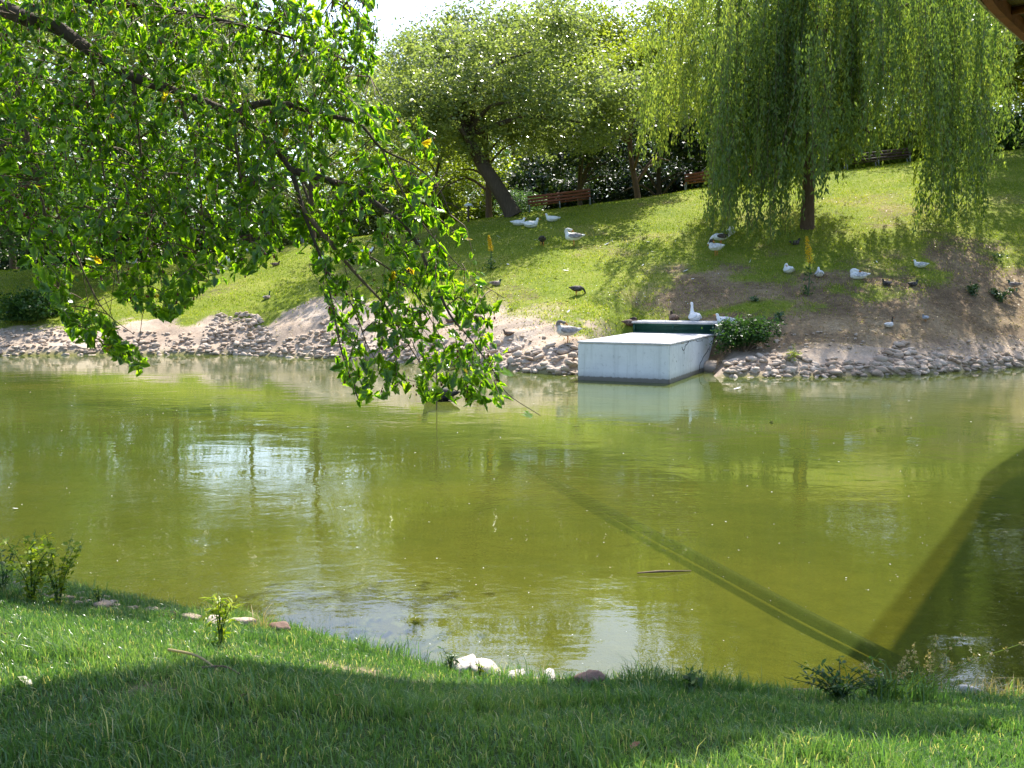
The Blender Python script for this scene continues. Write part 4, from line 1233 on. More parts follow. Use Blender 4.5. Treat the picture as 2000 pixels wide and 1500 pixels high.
# ------------------------------------------------------------------ grass
def blades(P, h, w, bend, yaw=None, seg=2):
    """tapered bent blades; returns V, F (tris)"""
    n = len(P)
    yaw = R.uniform(0, 2 * math.pi, n) if yaw is None else yaw
    face = R.uniform(0, 2 * math.pi, n)
    side = np.stack([np.cos(face), np.sin(face), np.zeros(n)], -1) * (w / 2)[:, None]
    ld = np.stack([np.cos(yaw), np.sin(yaw), np.zeros(n)], -1)
    upv = np.array([0, 0, 1.0])
    if seg == 1:
        tip = P + upv * h[:, None] + ld * (bend * h)[:, None]
        V = np.stack([P - side, P + side, tip], 1).reshape(-1, 3)
        return V, np.arange(3 * n).reshape(-1, 3), 1
    mid = P + upv * (h * .6)[:, None] + ld * (bend * h * .3)[:, None]
    tip = P + upv * (h * (1 - .25 * bend))[:, None] + ld * (bend * h)[:, None]
    V = np.stack([P - side, P + side, mid + side * .75, mid - side * .75, tip], 1).reshape(-1, 3)
    F = (np.arange(n)[:, None, None] * 5 + np.array([[0, 1, 2], [0, 2, 3], [3, 2, 4]])[None]).reshape(-1, 3)
    return V, F, 3

def near_lawn():
    n = 430000
    X = R.uniform(-4.3, 3.6, n); Y = R.uniform(2.9, 8.2, n)
    s = near_shore(X) - Y
    inview = np.abs(X) < Y * .53 + .25
    dens = sstep(.04, .4, s + .25 * (fbm(X * 3, Y * 3, 89, 3) - .5)) * (1 - .9 * near_bare(X, Y)) * (.45 + .9 * fbm(X * 2.5, Y * 2.5, 88, 3))
    k = inview & (R.random(n) < dens)
    X, Y, s = X[k], Y[k], s[k]
    # tufts: pull part of the blades together
    tx = np.floor(X / .07) * .07 + .035; ty = np.floor(Y / .07) * .07 + .035
    pull = R.random(len(X)) < .5
    X = np.where(pull, X * .5 + tx * .5, X); Y = np.where(pull, Y * .5 + ty * .5, Y)
    Z = ground_z(X, Y) - .005
    hh = R.uniform(.02, .052, len(X)) * (.65 + .9 * fbm(X * 1.4, Y * 1.4, 90, 3)) * (1 + .5 * sstep(.6, .2, s))
    hh = np.where(R.random(len(X)) < .03, hh * 1.7, hh) * (1 + 1.1 * sstep(.58, .72, fbm(X * 2.2 + 4, Y * 2.2, 95, 2)))
    bend = R.uniform(.1, .95, len(X))
    yaw = R.normal(-1.9, 1.5, len(X))
    V, F, m = blades(np.stack([X, Y, Z], -1), hh, R.uniform(.0025, .0055, len(X)), bend, yaw)
    tone = np.clip(R.normal(.42, .22, len(X)) + .9 * (fbm(X * 1.1, Y * 1.1, 93, 3) - .5), 0, .9)
    dry = R.random(len(X)) < .06 + .25 * np.clip(near_bare(X, Y), 0, 1)
    tone = np.where(dry, 1.0, tone)
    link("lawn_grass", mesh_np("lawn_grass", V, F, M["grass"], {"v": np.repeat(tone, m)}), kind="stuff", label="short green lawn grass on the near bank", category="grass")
near_lawn()

def far_lawn():
    n = 330000
    # sample evenly over the photograph's view of the slope so that the density follows what shows
    u = R.uniform(-.56, .56, n); Y = R.uniform(27, 50, n)
    X = u * Y
    g, b = far_masks(X, Y)
    w = g * (1 - .88 * b)
    k = R.random(n) < w * (.35 + .9 * fbm(X * 1.1, Y * 1.1, 97, 3))
    X, Y, b = X[k], Y[k], b[k]
    Z = ground_z(X, Y) - .01
    hh = R.uniform(.03, .075, len(X)) * (.6 + .9 * fbm(X * .7, Y * .7, 99, 3))
    V, F, m = blades(np.stack([X, Y, Z], -1), hh, R.uniform(.02, .05, len(X)), R.uniform(0, .9, len(X)), seg=1)
    tone = np.clip(R.normal(.42, .17, len(X)) + .9 * (fbm(X * .45, Y * .45, 101, 4) - .5) + .25 * b, 0, .92)
    tone = np.where(R.random(len(X)) < .05 + .25 * b, 1.0, tone)
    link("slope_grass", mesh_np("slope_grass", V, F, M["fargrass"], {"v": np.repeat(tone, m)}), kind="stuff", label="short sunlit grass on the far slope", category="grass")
    # dry litter: dead leaves and straw on the bare ground
    n = 52000
    u = R.uniform(-.3, .56, n); Y = R.uniform(26.5, 44, n); X = u * Y
    g, b = far_masks(X, Y)
    s = Y - far_shore(X, Y)
    k = (R.random(n) < np.clip((1 - g) * .5 + b, 0, 1)) & (s > .3)
    X, Y = X[k], Y[k]
    P = np.stack([X, Y, ground_z(X, Y) + .008], -1)
    V, F = leaf_quads(P, R.uniform(.03, .10, len(P)), .35, 2.0)
    link("leaf_litter", mesh_np("leaf_litter", V, F, M["straw"], {"v": R.random(len(P))}), kind="stuff", label="dry straw and dead leaves on the bare bank soil", category="litter")
far_lawn()

# ------------------------------------------------------------------ small plants
def put(me, base):
    me.transform(Matrix.Translation(-Vector(base))); return me

def spike_plant(px, py, top_y, label, name="flowering_spike"):
    b = hit(px, py)[0]; Y = b[1]
    h = at(px, top_y, Y)[2] - b[2]
    o = thing(name, label, "plant", b)
    top = np.array([-.05 * h, 0, h])
    st = curve_pts(np.array([[0, 0, -.03], [.02 * h, 0, h * .5], top]), 5)
    link("stem", Geo().tube(st, np.linspace(.02, .008, len(st)), 6).mesh("stem", M["teal"]), o)
    n = 420
    t = R.uniform(.55, 1, n); ang = R.uniform(0, 6.28, n)
    r = .02 + (.13 * h) * (1 - t) ** .7 * R.random(n)
    P = np.stack([np.interp(t, np.linspace(0, 1, len(st)), st[:, 0]) + r * np.cos(ang), r * np.sin(ang), h * t], -1)
    V, F = leaf_quads(P, R.uniform(.03, .06, n), .8, .1)
    link("flowers", mesh_np("flowers", V, F, M["yellowflower"], {"v": R.random(n)}), o, kind="stuff")
    n = 60
    t = R.random(n) ** 2 * .5; ang = R.uniform(0, 6.28, n); r = (.06 + .22 * (1 - t * 2) * R.random(n)) * min(1, h / 1.2)
    P = np.stack([r * np.cos(ang), r * np.sin(ang), h * t + .04], -1)
    V, F = leaf_quads(P, R.uniform(.1, .22, n), .35, .6)
    link("leaves", mesh_np("leaves", V, F, M["shrub"], {"v": R.random(n)}), o)
spike_plant(958, 527, 460, "yellow flowering spike standing alone on the sunlit lawn")
spike_plant(1578, 578, 462, "tall yellow flower spike in the willow's shade between two white ducks")

def weed(px, py, label, hw, h, mat, n=160, lsize=.12, near=False, name="weed", stalks=6, aspect=.4):
    b = (hit_near(px, py) if near else hit(px, py))[0]
    o = thing(name, label, "weed", b)
    g = Geo()
    PP = []
    for i in range(stalks):
        a = R.uniform(0, 6.28); e = np.array([math.cos(a) * hw * R.uniform(.2, 1), math.sin(a) * hw * R.uniform(.2, 1), h * R.uniform(.55, 1)])
        c = curve_pts(np.array([[0, 0, -.02], e * np.array([.3, .3, .55]), e]), 4)
        g.tube(c, np.linspace(.02, .006, len(c)) * (min(1, h) if not near else .22), 4)
        for _ in range(n // stalks):
            k = R.random() ** .6 * (len(c) - 1); j = int(k)
            PP.append(c[min(j, len(c) - 1)] + R.normal(0, lsize * .45, 3) * [1, 1, .6])
    link("stems", g.mesh("stems", M["shrub"]), o)
    P = np.array(PP)
    V, F = leaf_quads(P, R.uniform(.5, 1.3, len(P)) * lsize, aspect, .5)
    link("leaves", mesh_np("leaves", V, F, M[mat], {"v": R.random(len(P))}), o)
    return o
weed(1475, 588 + 2, "small pale weed rosette on the brown soil above the white block", .22, .16, "teal", 60, .12)
weed(1520, 628, "broad leaved weed right of the dark shrub", .35, .3, "teal", 90, .14)
weed(1900, 578, "left one of the bushy blue green weeds on the dry right slope", .5, .4, "teal", 220, .13)
weed(1955, 592, "largest of the bushy blue green weeds on the dry right slope", .75, .5, "teal", 320, .13)
weed(1945, 508, "small weed tuft high on the dry right slope", .3, .25, "teal", 70, .12)
weed(1545, 706, "grass tuft growing between the stones right of the white block", .16, .42, "lime", 120, .16, aspect=.12)
weed(1000, 608, "small green weed at the top of the sandy bank", .3, .2, "lime", 60, .1)
def block_bush():
    b = hit(1455, 692)[0]
    o = thing("dark_shrub", "dense dark shrub growing against the right side of the white block", "shrub", b)
    P, tone, cc = blob_crown((0, .3, .38), (.72, .7, .48), 46, 130, .08, .3, hollow=.1)
    P2, t2, _ = blob_crown((.45, .5, .62), (.6, .6, .35), 26, 60, .08, .3, hollow=.1)
    P = np.concatenate([P, P2]); tone = np.concatenate([tone, t2]) * .55
    link("foliage", crown_mesh("foliage", P, tone, .09 * R.uniform(.6, 1.4, len(P)), M["shrub"], .4), o)
    g = Geo()
    for c in cc[::5]:
        g.tube(np.array([[0, .2, -.1], c * .5, c]), [.02, .012, .006], 4)
    link("stems", g.mesh("stems", M["twig"]), o)
block_bush()

# near bank weeds
weed(62, 1178, "bright yellow green sapling leaning over the water at the left edge", .30, .42, "lime", 420, .045, True, "sapling", 9, .5)
weed(115, 1185, "second yellow green sapling right beside the one at the left edge", .26, .52, "lime", 380, .045, True, "sapling", 8, .5)
weed(8, 1165, "dark leafy weed at the very left edge of the near bank", .18, .34, "shrub", 110, .05, True)
weed(195, 1188, "small dark weed with a yellow top beside the left shore stones", .06, .16, "lime", 40, .03, True)
weed(430, 1262, "tall leafy green weed standing on the sunlit lawn by the shore", .13, .36, "lime", 130, .07, True, "tall_weed", 5, .22)
weed(880, 1312, "dark thistle beside the pale shore stones", .07, .14, "teal", 110, .04, True, "thistle", 7, .25)
weed(938, 1325, "small light green weed in front of the palest shore stone", .04, .10, "lime", 40, .03, True)
weed(1355, 1352, "dark rosette weed on the shore edge below the sky's reflection", .08, .09, "shrub", 60, .06, True)
weed(1640, 1368, "thick green weed clump at the shore, left of the tall seeding grasses", .30, .2, "shrub", 420, .035, True, "weed", 16, .4)
weed(1715, 1366, "green weed clump at the foot of the tall seeding grasses", .24, .17, "shrub", 300, .035, True, "weed", 14, .4)
weed(1955, 1345, "light green weed among the pale stones at the right edge", .08, .16, "lime", 60, .04, True)

def grass_clump(px, py, n, h, label, mat, spread=.08, seed_heads=False, name="grass_clump", lean=.5, w=.005):
    b = hit_near(px, py)[0]
    o = thing(name, label, "grass", b)
    a = R.uniform(0, 6.28, n); r = np.abs(R.normal(0, spread, n))
    P = np.stack([r * np.cos(a), r * np.sin(a) * .6, np.full(n, -.02)], -1)
    hh = R.uniform(.4, 1, n) * h
    V, F, m = blades(P, hh, np.full(n, w), R.uniform(.1, lean * 1.6, n), R.normal(0, 1.7, n))
    link("blades", mesh_np("blades", V, F, M[mat], {"v": np.repeat(np.clip(R.normal(.4, .2, n), 0, .9), m)}), o, kind="stuff")
    if seed_heads:
        for i in range(7):
            e = np.array([R.normal(0, spread * 2), R.normal(0, spread), h * R.uniform(.9, 1.5)])
            c = curve_pts(np.array([[R.normal(0, spread * .5), 0, 0], e * [.4, .4, .6], e]), 4)
            st = link("stalk", Geo().tube(c, np.linspace(.0028, .0015, len(c)), 4).mesh("stalk", M["lime"]), o)
            P = np.repeat(c[-4:], 10, 0) + R.normal(0, .006, (40, 3))
            V, F = leaf_quads(P, .016, .4, .1)
            link("seed_head", mesh_np("seed_head", V, F, M["straw"], {"v": R.random(40)}), st, kind="stuff")
    return o
grass_clump(1800, 1372, 150, .24, "tall seeding grasses standing against the dark shaded water", "grass", .14, True)
grass_clump(1735, 1374, 90, .2, "leafy grass clump left of the tall seeding grasses", "grass", .10, True)
grass_clump(1440, 1352, 70, .17, "thin grass tuft on the shore edge, right of the sky's reflection", "grass", .10)
grass_clump(1500, 1356, 60, .13, "short grass tuft at the shore between the thin tuft and the weed clump", "grass", .10)
grass_clump(1120, 1338, 70, .11, "grass tuft among the pale shore stones", "grass", .10)
grass_clump(700, 1275, 160, .17, "long drooping grass clump left of the brown shore stone", "grass", .13)
grass_clump(775, 1288, 140, .17, "dry looking grass clump touching the brown shore stone", "grass", .10)
grass_clump(610, 1255, 120, .14, "grass clump hanging over the shore right of the dry straw", "grass", .12)
grass_clump(510, 1232, 40, .2, "pale dry straw tuft on the shore stones", "straw", .06, lean=1.0)
grass_clump(1950, 1362, 110, .16, "dry straw tuft at the right edge of the shore", "straw", .14, lean=.8)
grass_clump(640, 1240, 60, .24, "wispy grass stalks standing in front of the bright water", "grass", .16, lean=.3, w=.003)

# sticks and dead leaves on the lawn
for (p, q, r, lab) in (((330, 1282), (430, 1326), .008, "long pale twig lying on the sunlit lawn"), ((395, 1318), (470, 1332), .006, "short brown twig at the edge of the lawn's shadow"),
                       ((0, 1252), (30, 1262), .005, "short twig on the lawn at the left edge"), ((655, 1372), (672, 1392), .004, "pale straw stalk lying in the shaded grass"),
                       ((455, 1388), (485, 1372), .004, "thin bent twig in the shaded grass")):
    a = hit_near(*p)[0]; b = hit_near(*q)[0]
    c = curve_pts(np.array([a + [0, 0, .03], (a + b) / 2 + [.01, .015, .045], b + [0, 0, .03]]), 4)
    link("twig", Geo().tube(c, np.linspace(r, r * .5, len(c)), 6).mesh("twig", M["straw"] if "pale" in lab else M["twig"]), label=lab, category="twig")
M["deadleaf"] = leafmat("dead leaf", [(0, (.16, .05, .025)), (1, (.3, .11, .05))], trans=.2)
M["paleleaf"] = leafmat("pale dry leaf", [(0, (.5, .45, .3)), (1, (.6, .55, .4))], trans=.3)
def leaf_obj(px, py, s, mat, lab):
    b = hit_near(px, py)[0]
    tx = np.array([0, .3, .3, .7, .7, 1, .5]); ty = np.array([0, .3, -.3, .26, -.26, 0, 0]); tz = np.array([0, .08, .12, .1, .05, .02, -.02])
    F = np.array([(0, 6, 1), (0, 2, 6), (1, 6, 3), (2, 4, 6), (3, 6, 5), (6, 4, 5)])
    link("dead_leaf", mesh_np("dead_leaf", np.stack([tx, ty, tz], -1) * s, F, M[mat], {"v": R.random(6)}), loc=b + [0, 0, .035], rot=(R.normal(0, .3), R.normal(0, .3), R.uniform(0, 6.28)), label=lab, category="leaf")
leaf_obj(35, 1338, .075, "paleleaf", "pale dry leaf on the sunlit grass at the left edge")
leaf_obj(265, 1406, .06, "deadleaf", "reddish brown dead leaf in the shade, highest of the left three")
leaf_obj(182, 1437, .05, "deadleaf", "dark dead leaf in the shade, leftmost of the left three")
leaf_obj(210, 1428, .05, "deadleaf", "dark dead leaf in the shade, between the other two on the left")
leaf_obj(1232, 1482, .06, "deadleaf", "single dark dead leaf at the bottom edge of the shaded lawn")
leaf_obj(848, 1406, .035, "deadleaf", "tiny brown dead leaf in the middle of the shaded lawn")

# ------------------------------------------------------------------ benches, lamp
M["slat"] = solid("red brown bench slat", [(.2, (.12, .035, .018)), (.7, (.27, .085, .04))], scale=5, rough=.55, stretch=(1, 8, 8))
M["slatdark"] = solid("dark bench slat", [(.2, (.025, .014, .01)), (.7, (.06, .03, .02))], scale=5, rough=.45, stretch=(1, 8, 8))  # darker slat tone; backlit shade of the right bench is painted in
M["steel"] = solid("grey steel", [(.3, (.2, .22, .25)), (.7, (.32, .35, .38))], scale=5, rough=.45, metal=.4)
def bench(px0, px1, py0, py1, label, mat, bays=2, back=.46, seat=.36):
    a = hit(px0, py0)[0]; b = hit(px1, py1)[0]
    a[1] = b[1] = (a[1] + b[1]) / 2 + .35
    a[2] = float(ground_z(a[0], a[1])); b[2] = float(ground_z(b[0], b[1]))
    L = np.linalg.norm(b - a)
    tilt = math.atan2(b[2] - a[2], b[0] - a[0])
    o = thing("park_bench", label, "bench", a)
    o.rotation_euler = (0, -tilt, 0)
    sl = Geo().box((L / 2, 0, 0), (L, .035, .10)).mesh("slat", M[mat])
    br_ = link("backrest", None, o)
    for i in range(3):
        link("slat", sl, br_, (0, -.02 - .02 * i, seat + .10 + i * .135), (-.12, 0, 0))
    se = link("seat", None, o)
    ss = Geo().box((L / 2, 0, 0), (L, .10, .035)).mesh("slat", M[mat])
    for i in range(3):
        link("slat", ss, se, (0, .06 + .13 * i, seat))
    for i in range(bays + 1):
        x = .04 + (L - .08) * i / bays
        g = Geo().box((x, .02, (seat + back) / 2 - .05), (.05, .05, seat + back + .1)).box((x, .2, seat - .04), (.045, .34, .04)).box((x, .36, seat / 2 - .06), (.045, .045, seat + .06))
        link("leg_frame", g.mesh("leg_frame", M["steel"]), o)
    return o
bench(1034, 1156, 416, 398, "low red brown slatted bench at the hill top right of the leaning trunk", "slat", 2, .36, .3)
bench(1346, 1478, 371, 352, "red brown bench catching the sun beside the willow's left curtain", "slat", 2, .5)
bench(1658, 1786, 331, 313, "dark shaded bench at the hill top right of the willow trunk", "slatdark", 2, .3, .28)
bench(470, 585, 492, 476, "dark bench on the left lawn, half hidden by the mulberry leaves", "slatdark", 2, .4)

M["lampwhite"] = solid("white lamp hood", [(.3, (.62, .66, .72)), (.7, (.72, .75, .8))], scale=4, rough=.4)
def lamp():
    b = hit(915, 436)[0]
    o = thing("garden_lamp", "small mushroom shaped garden lamp with a pale hood left of the trunks", "lamp", b)
    link("post", Geo().tube(np.array([[0, 0, -.1], [0, 0, .35], [0, 0, .72]]), .045, 8).mesh("post", M["slatdark"], True), o)
    V, F = [], []
    prof = [(.0, .86), (.09, .85), (.16, .81), (.19, .76), (.185, .735), (.05, .73)]
    ns = 14
    for r, z in prof:
        for k in range(ns):
            V.append((r * math.cos(k * 2 * math.pi / ns), r * math.sin(k * 2 * math.pi / ns), z))
    for i in range(len(prof) - 1):
        for k in range(ns):
            F.append((i * ns + k, i * ns + (k + 1) % ns, (i + 1) * ns + (k + 1) % ns, (i + 1) * ns + k))
    link("hood", mesh_np("hood", np.array(V), np.array(F), M["lampwhite"], smooth=True), o)
lamp()

# ------------------------------------------------------------------ feathers and floating bits
M["feather"] = solid("white feather", [(.3, (.7, .7, .7)), (.7, (.82, .82, .8))], scale=8, rough=.7)
fx = np.array([0, .15, .15, .6, .6, 1.0, .4, .4]); fy = np.array([0, .12, -.12, .15, -.15, 0, 0, 0]); fz = np.array([0, .03, .03, .09, .09, .2, .0, .03])
FM = mesh_np("feather", np.stack([fx, fy, fz], -1), np.array([(0, 6, 1), (0, 2, 6), (1, 6, 3), (2, 4, 6), (3, 6, 5), (6, 4, 5)]), M["feather"])
FE = [(1142, 517), (1111, 530), (1182, 518), (1254, 521), (1271, 534), (1270, 474), (1333, 435), (1290, 463), (1280, 494), (1081, 543), (1028, 527), (990, 517), (1334, 533), (947, 517), (1061, 451),
      (1132, 381), (1140, 612), (1490, 566), (1714, 515), (1463, 516), (1073, 590), (1107, 613), (1002, 495), (1016, 466), (978, 466), (1240, 475), (1113, 590), (1350, 547), (1200, 560), (1180, 480)]
for px, py in FE:
    h = hit(px, py)[0]
    link("feather", FM, None, h + [0, 0, .03], (R.normal(0, .3), R.normal(0, .3), R.uniform(0, 6.28)), R.uniform(.14, .26),
         label="small white goose feather lying on the grass slope", category="feather", group="feathers on the slope")
for px, py, lab in ((1505, 823, "white feather floating on the water right of the block's reflection"), (1433, 760, "white feather floating close to the right foot of the block"), (36, 993, "white feather floating on the water near the left edge")):
    link("floating_feather", FM, None, onz(px, py, .012), (0, 0, R.uniform(0, 6.28)), .22 if py < 900 else .06, label=lab, category="feather")
n = 420
px = R.uniform(0, 2000, n); py = 745 + R.random(n) ** 1.3 * 560
P = onz(px, py, .006)
k = (P[:, 1] > near_shore(P[:, 0]) + .15) & (P[:, 1] < far_shore(P[:, 0], P[:, 1]) - .5)
P = P[k]
V, F = leaf_quads(P, R.uniform(.006, .02, len(P)) * np.clip(P[:, 1] / 9, .7, 2), .5, 6)
link("floating_specks", mesh_np("floating_specks", V, F, M["feather"]), kind="stuff", label="tiny white specks of down floating on the pond", category="specks")
n = 900
px = R.uniform(560, 1420, n); py = R.uniform(430, 625, n)
H = hit(px, py, 26, 50, .12)
H = H[np.isfinite(H[:, 0])] + [0, 0, .035]
V, F = leaf_quads(H, R.uniform(.02, .05, len(H)), .6, .8)
link("down_specks", mesh_np("down_specks", V, F, M["feather"]), kind="stuff", label="tiny white flecks of down and daisies in the far lawn", category="specks")

# ------------------------------------------------------------------ birds
def birdmat(name, body, body2, head, scale=6, wing=None, mott=.5):
    m, nt, nd, lk = newmat(name)
    tc = N(nt, "ShaderNodeTexCoord")
    n = noise(nt, scale, 4, .6, vec=tc.outputs["Object"])
    col = mixc(nt, ramp(nt, n, [(mott - .06, (0,) * 3), (mott + .06, (1,) * 3)]), body, body2)
    col = mixc(nt, attr(nt, "head"), col, head)
    p = N(nt, "ShaderNodeBsdfPrincipled"); p.inputs["Roughness"].default_value = .75; p.inputs["Specular IOR Level"].default_value = .25
    lk.new(col, p.inputs["Base Color"])
    b = N(nt, "ShaderNodeBump"); b.inputs["Strength"].default_value = .35; b.inputs["Distance"].default_value = .01
    lk.new(noise(nt, 22, 3, .6, vec=tc.outputs["Object"]), b.inputs["Height"]); lk.new(b.outputs[0], p.inputs["Normal"])
    o = N(nt, "ShaderNodeOutputMaterial"); lk.new(p.outputs[0], o.inputs[0])
    return m
WH = (.8, .8, .79)
BM = {
    "white": (birdmat("white plumage", WH, (.74, .74, .73), WH), birdmat("white wing", WH, (.7, .7, .7), WH)),
    "speckled": (birdmat("white speckled plumage", WH, (.5, .5, .5), WH, 14, mott=.6), birdmat("grey white wing", (.72, .72, .72), (.35, .35, .36), WH, 12)),
    "greywing": (birdmat("white and grey plumage", WH, (.72, .71, .7), (.62, .6, .57)), birdmat("grey wing", (.3, .28, .27), (.2, .18, .17), WH, 9)),
    "greygoose": (birdmat("pale grey plumage", (.6, .58, .55), (.46, .43, .4), (.2, .17, .15)), birdmat("dark grey wing", (.2, .18, .17), (.32, .29, .27), WH, 9)),
    "darkhead": (birdmat("white plumage dark head", WH, (.66, .65, .64), (.05, .04, .035)), birdmat("pale wing", (.68, .67, .66), (.5, .48, .47), WH, 9)),
    "pied": (birdmat("pied plumage", WH, (.6, .57, .54), WH), birdmat("brown black wing", (.045, .035, .03), (.1, .075, .06), WH, 9)),
    "dark": (birdmat("dark plumage", (.035, .03, .028), (.11, .095, .085), (.03, .035, .03), 12), birdmat("dark wing", (.03, .027, .026), (.1, .085, .08), WH, 12)),
    "brown": (birdmat("brown plumage", (.1, .06, .04), (.17, .11, .075), (.04, .028, .02), 14), birdmat("brown wing", (.08, .05, .035), (.18, .13, .1), WH, 12)),
    "mallard": (birdmat("mallard plumage", (.3, .25, .21), (.4, .36, .33), (.012, .06, .035), 10), birdmat("mallard wing", (.13, .09, .07), (.26, .2, .17), WH, 12)),
    "pigeon": (birdmat("pigeon plumage", (.34, .36, .42), (.42, .44, .5), (.25, .27, .32)), birdmat("pigeon wing", (.32, .34, .4), (.42, .44, .5), WH, 9)),
    "black": (birdmat("black plumage", (.012, .012, .014), (.03, .03, .03), (.012, .012, .014)), birdmat("black wing", (.014, .014, .016), (.035, .035, .035), WH, 9)),
}
M["bill"] = solid("orange bill", [(.3, (.5, .17, .03)), (.7, (.6, .24, .05))], scale=5, rough=.5)
M["billdark"] = solid("dark bill", [(.3, (.06, .05, .035)), (.7, (.12, .1, .06))], scale=5, rough=.5)

SPH_V, SPH_F = ico(2)
def prims_mesh(prims, voxel=.017):
    """union of ellipsoids -> one continuous smoothed surface"""
    g = Geo()
    for c, r, ry in prims:
        V = SPH_V * np.asarray(r)
        co, si = math.cos(ry), math.sin(ry)
        V = np.stack([V[:, 0] * co + V[:, 2] * si, V[:, 1], -V[:, 0] * si + V[:, 2] * co], -1) + np.asarray(c)
        g.add(V, SPH_F)
    me = g.mesh("tmp", None)
    o = bpy.data.objects.new("tmp", me); COL.objects.link(o)
    md = o.modifiers.new("r", 'REMESH'); md.mode = 'VOXEL'; md.voxel_size = voxel
    sm = o.modifiers.new("s", 'SMOOTH'); sm.factor = .5; sm.iterations = 5
    bpy.context.view_layer.update()
    dg = bpy.context.evaluated_depsgraph_get()
    out = bpy.data.meshes.new_from_object(o.evaluated_get(dg))
    bpy.data.objects.remove(o); bpy.data.meshes.remove(me)
    return out

def chain(pts, rad, n=7):
    C = curve_pts(np.array(pts, float), n); r = np.interp(np.linspace(0, 1, len(C)), np.linspace(0, 1, len(rad)), rad)
    return [(c, (q, q, q), 0) for c, q in zip(C, r)]

def pose(kind):
    dz = {"up": 0, "rest": 0, "tuck": 0, "preen": .2, "graze": .2, "stand": .2, "tall": .2}[kind]
    pr = [((0, 0, .16 + dz), (.30, .165, .155), .06), ((.15, 0, .17 + dz), (.17, .145, .15), 0), ((-.14, 0, .18 + dz), (.18, .13, .115), .1)]
    pr += chain([(-.24, 0, .19 + dz), (-.34, 0, .21 + dz), (-.43, 0, .235 + dz)], [.075, .05, .018], 4)
    if kind in ("up", "tall"):
        nk = [(.2, 0, .2 + dz), (.27, 0, .33 + dz), (.275, 0, .46 + dz), (.285, 0, .56 + dz)]; rad = [.1, .062, .045, .042]
        hd = (.31, 0, .585 + dz); bl = ((.365, 0, .58 + dz), (.46, 0, .56 + dz))
    elif kind in ("rest", "stand"):
        nk = [(.2, 0, .2 + dz), (.285, 0, .28 + dz), (.29, 0, .36 + dz)]; rad = [.1, .065, .05]
        hd = (.325, 0, .395 + dz); bl = ((.38, 0, .39 + dz), (.475, 0, .37 + dz))
    elif kind == "tuck":
        nk = [(.2, 0, .22), (.25, 0, .33), (.17, .02, .375), (.08, .05, .35)]; rad = [.1, .075, .06, .055]
        hd = (.04, .06, .335); bl = ((0, .08, .325), (-.08, .12, .30))
    elif kind == "preen":
        nk = [(.2, 0, .22 + dz), (.28, 0, .35 + dz), (.24, .02, .44 + dz), (.15, .05, .43 + dz)]; rad = [.1, .065, .05, .045]
        hd = (.10, .07, .405 + dz); bl = ((.06, .09, .39 + dz), (-.01, .12, .33 + dz))
    else:
        nk = [(.22, 0, .18 + dz), (.34, 0, .16 + dz), (.43, 0, .03 + dz), (.47, 0, -.07 + dz)]; rad = [.1, .06, .045, .042]
        hd = (.49, 0, -.11 + dz); bl = ((.51, 0, -.14 + dz), (.545, 0, -.2 + dz))
    pr += chain(nk, rad, 5)
    pr.append((hd, (.068, .05, .052), .1))
    me = prims_mesh(pr)
    co = np.empty(len(me.vertices) * 3); me.vertices.foreach_get("co", co); co = co.reshape(-1, 3)
    pts = np.concatenate([curve_pts(np.array(nk[1:], float), 4), np.array([hd])])
    d = np.sqrt(((co[:, None] - pts[None]) ** 2).sum(2)).min(1)
    hw = np.clip((.095 - d) / .03, 0, 1)
    a = me.attributes.new("head", 'FLOAT', 'POINT'); a.data.foreach_set("value", hw.astype(np.float32))
    me.polygons.foreach_set("use_smooth", np.ones(len(me.polygons), bool))
    me.materials.clear(); me.materials.append(None)
    me.name = "body"
    b0, b1 = np.array(bl[0]), np.array(bl[1])
    bill = Geo().tube(np.array([b0, b0 * .5 + b1 * .5, b1]), [.03, .022, .012], 7).mesh("bill", None, True); bill.materials.append(None)
    wings = []
    for sgn in (1, -1):
        V = SPH_V * np.array([.26, .035, .095])
        V[:, 2] += .07 * (V[:, 0] < 0) * (-V[:, 0]) ; V[:, 1] *= 1
        w = V + np.array([-.06, sgn * .135, .2 + dz])
        w[:, 1] -= sgn * np.clip(w[:, 2] - (.2 + dz), -1, 1) * .55
        w[:, 1] -= sgn * np.clip(-.12 - w[:, 0], 0, 1) * .28
        wm = mesh_np("wing", w, SPH_F, None, vattr={"head": np.zeros(len(w))}, smooth=True); wm.materials.append(None); wings.append(wm)
    legs = []
    if dz:
        for sgn in (1, -1):
            g = Geo().tube(np.array([[0, sgn * .06, .1 + dz], [-.02, sgn * .06, .11], [.0, sgn * .06, .012]]), [.03, .014, .013], 6)
            g.add(np.array([[-.02, sgn * .06, .02], [.1, sgn * .06 + .045, .006], [.12, sgn * .06, .008], [.1, sgn * .06 - .045, .006]]), np.array([[0, 2, 1], [0, 3, 2]]))
            lm = g.mesh("leg", None); lm.materials.append(None); legs.append(lm)
    return dict(body=me, bill=bill, wings=wings, legs=legs)
POSES = {k: pose(k) for k in ("up", "rest", "tuck", "preen", "graze", "stand", "tall")}

def setmat(o, m):
    o.material_slots[0].link = 'OBJECT'; o.material_slots[0].material = m

def bird(name, px, py, kind, col, yaw, scale, label, cat, bill="bill", water_z=None, group=None):
    h = hit(px, py)[0] if water_z is None else onz(px, py, water_z)
    p = POSES[kind]
    o = thing(name, label, cat, h + (np.array([0, 0, -.012]) if water_z is None else np.array([0, 0, -.05 * scale])), math.radians(yaw), scale, group)
    bd = link("body", p["body"], o); setmat(bd, BM[col][0])
    b = link("bill", p["bill"], o); setmat(b, M[bill])
    for w in p["wings"]:
        q = link("wing", w, o); setmat(q, BM[col][1])
    for l in p["legs"]:
        q = link("leg", l, o); setmat(q, M["bill"])
    return o

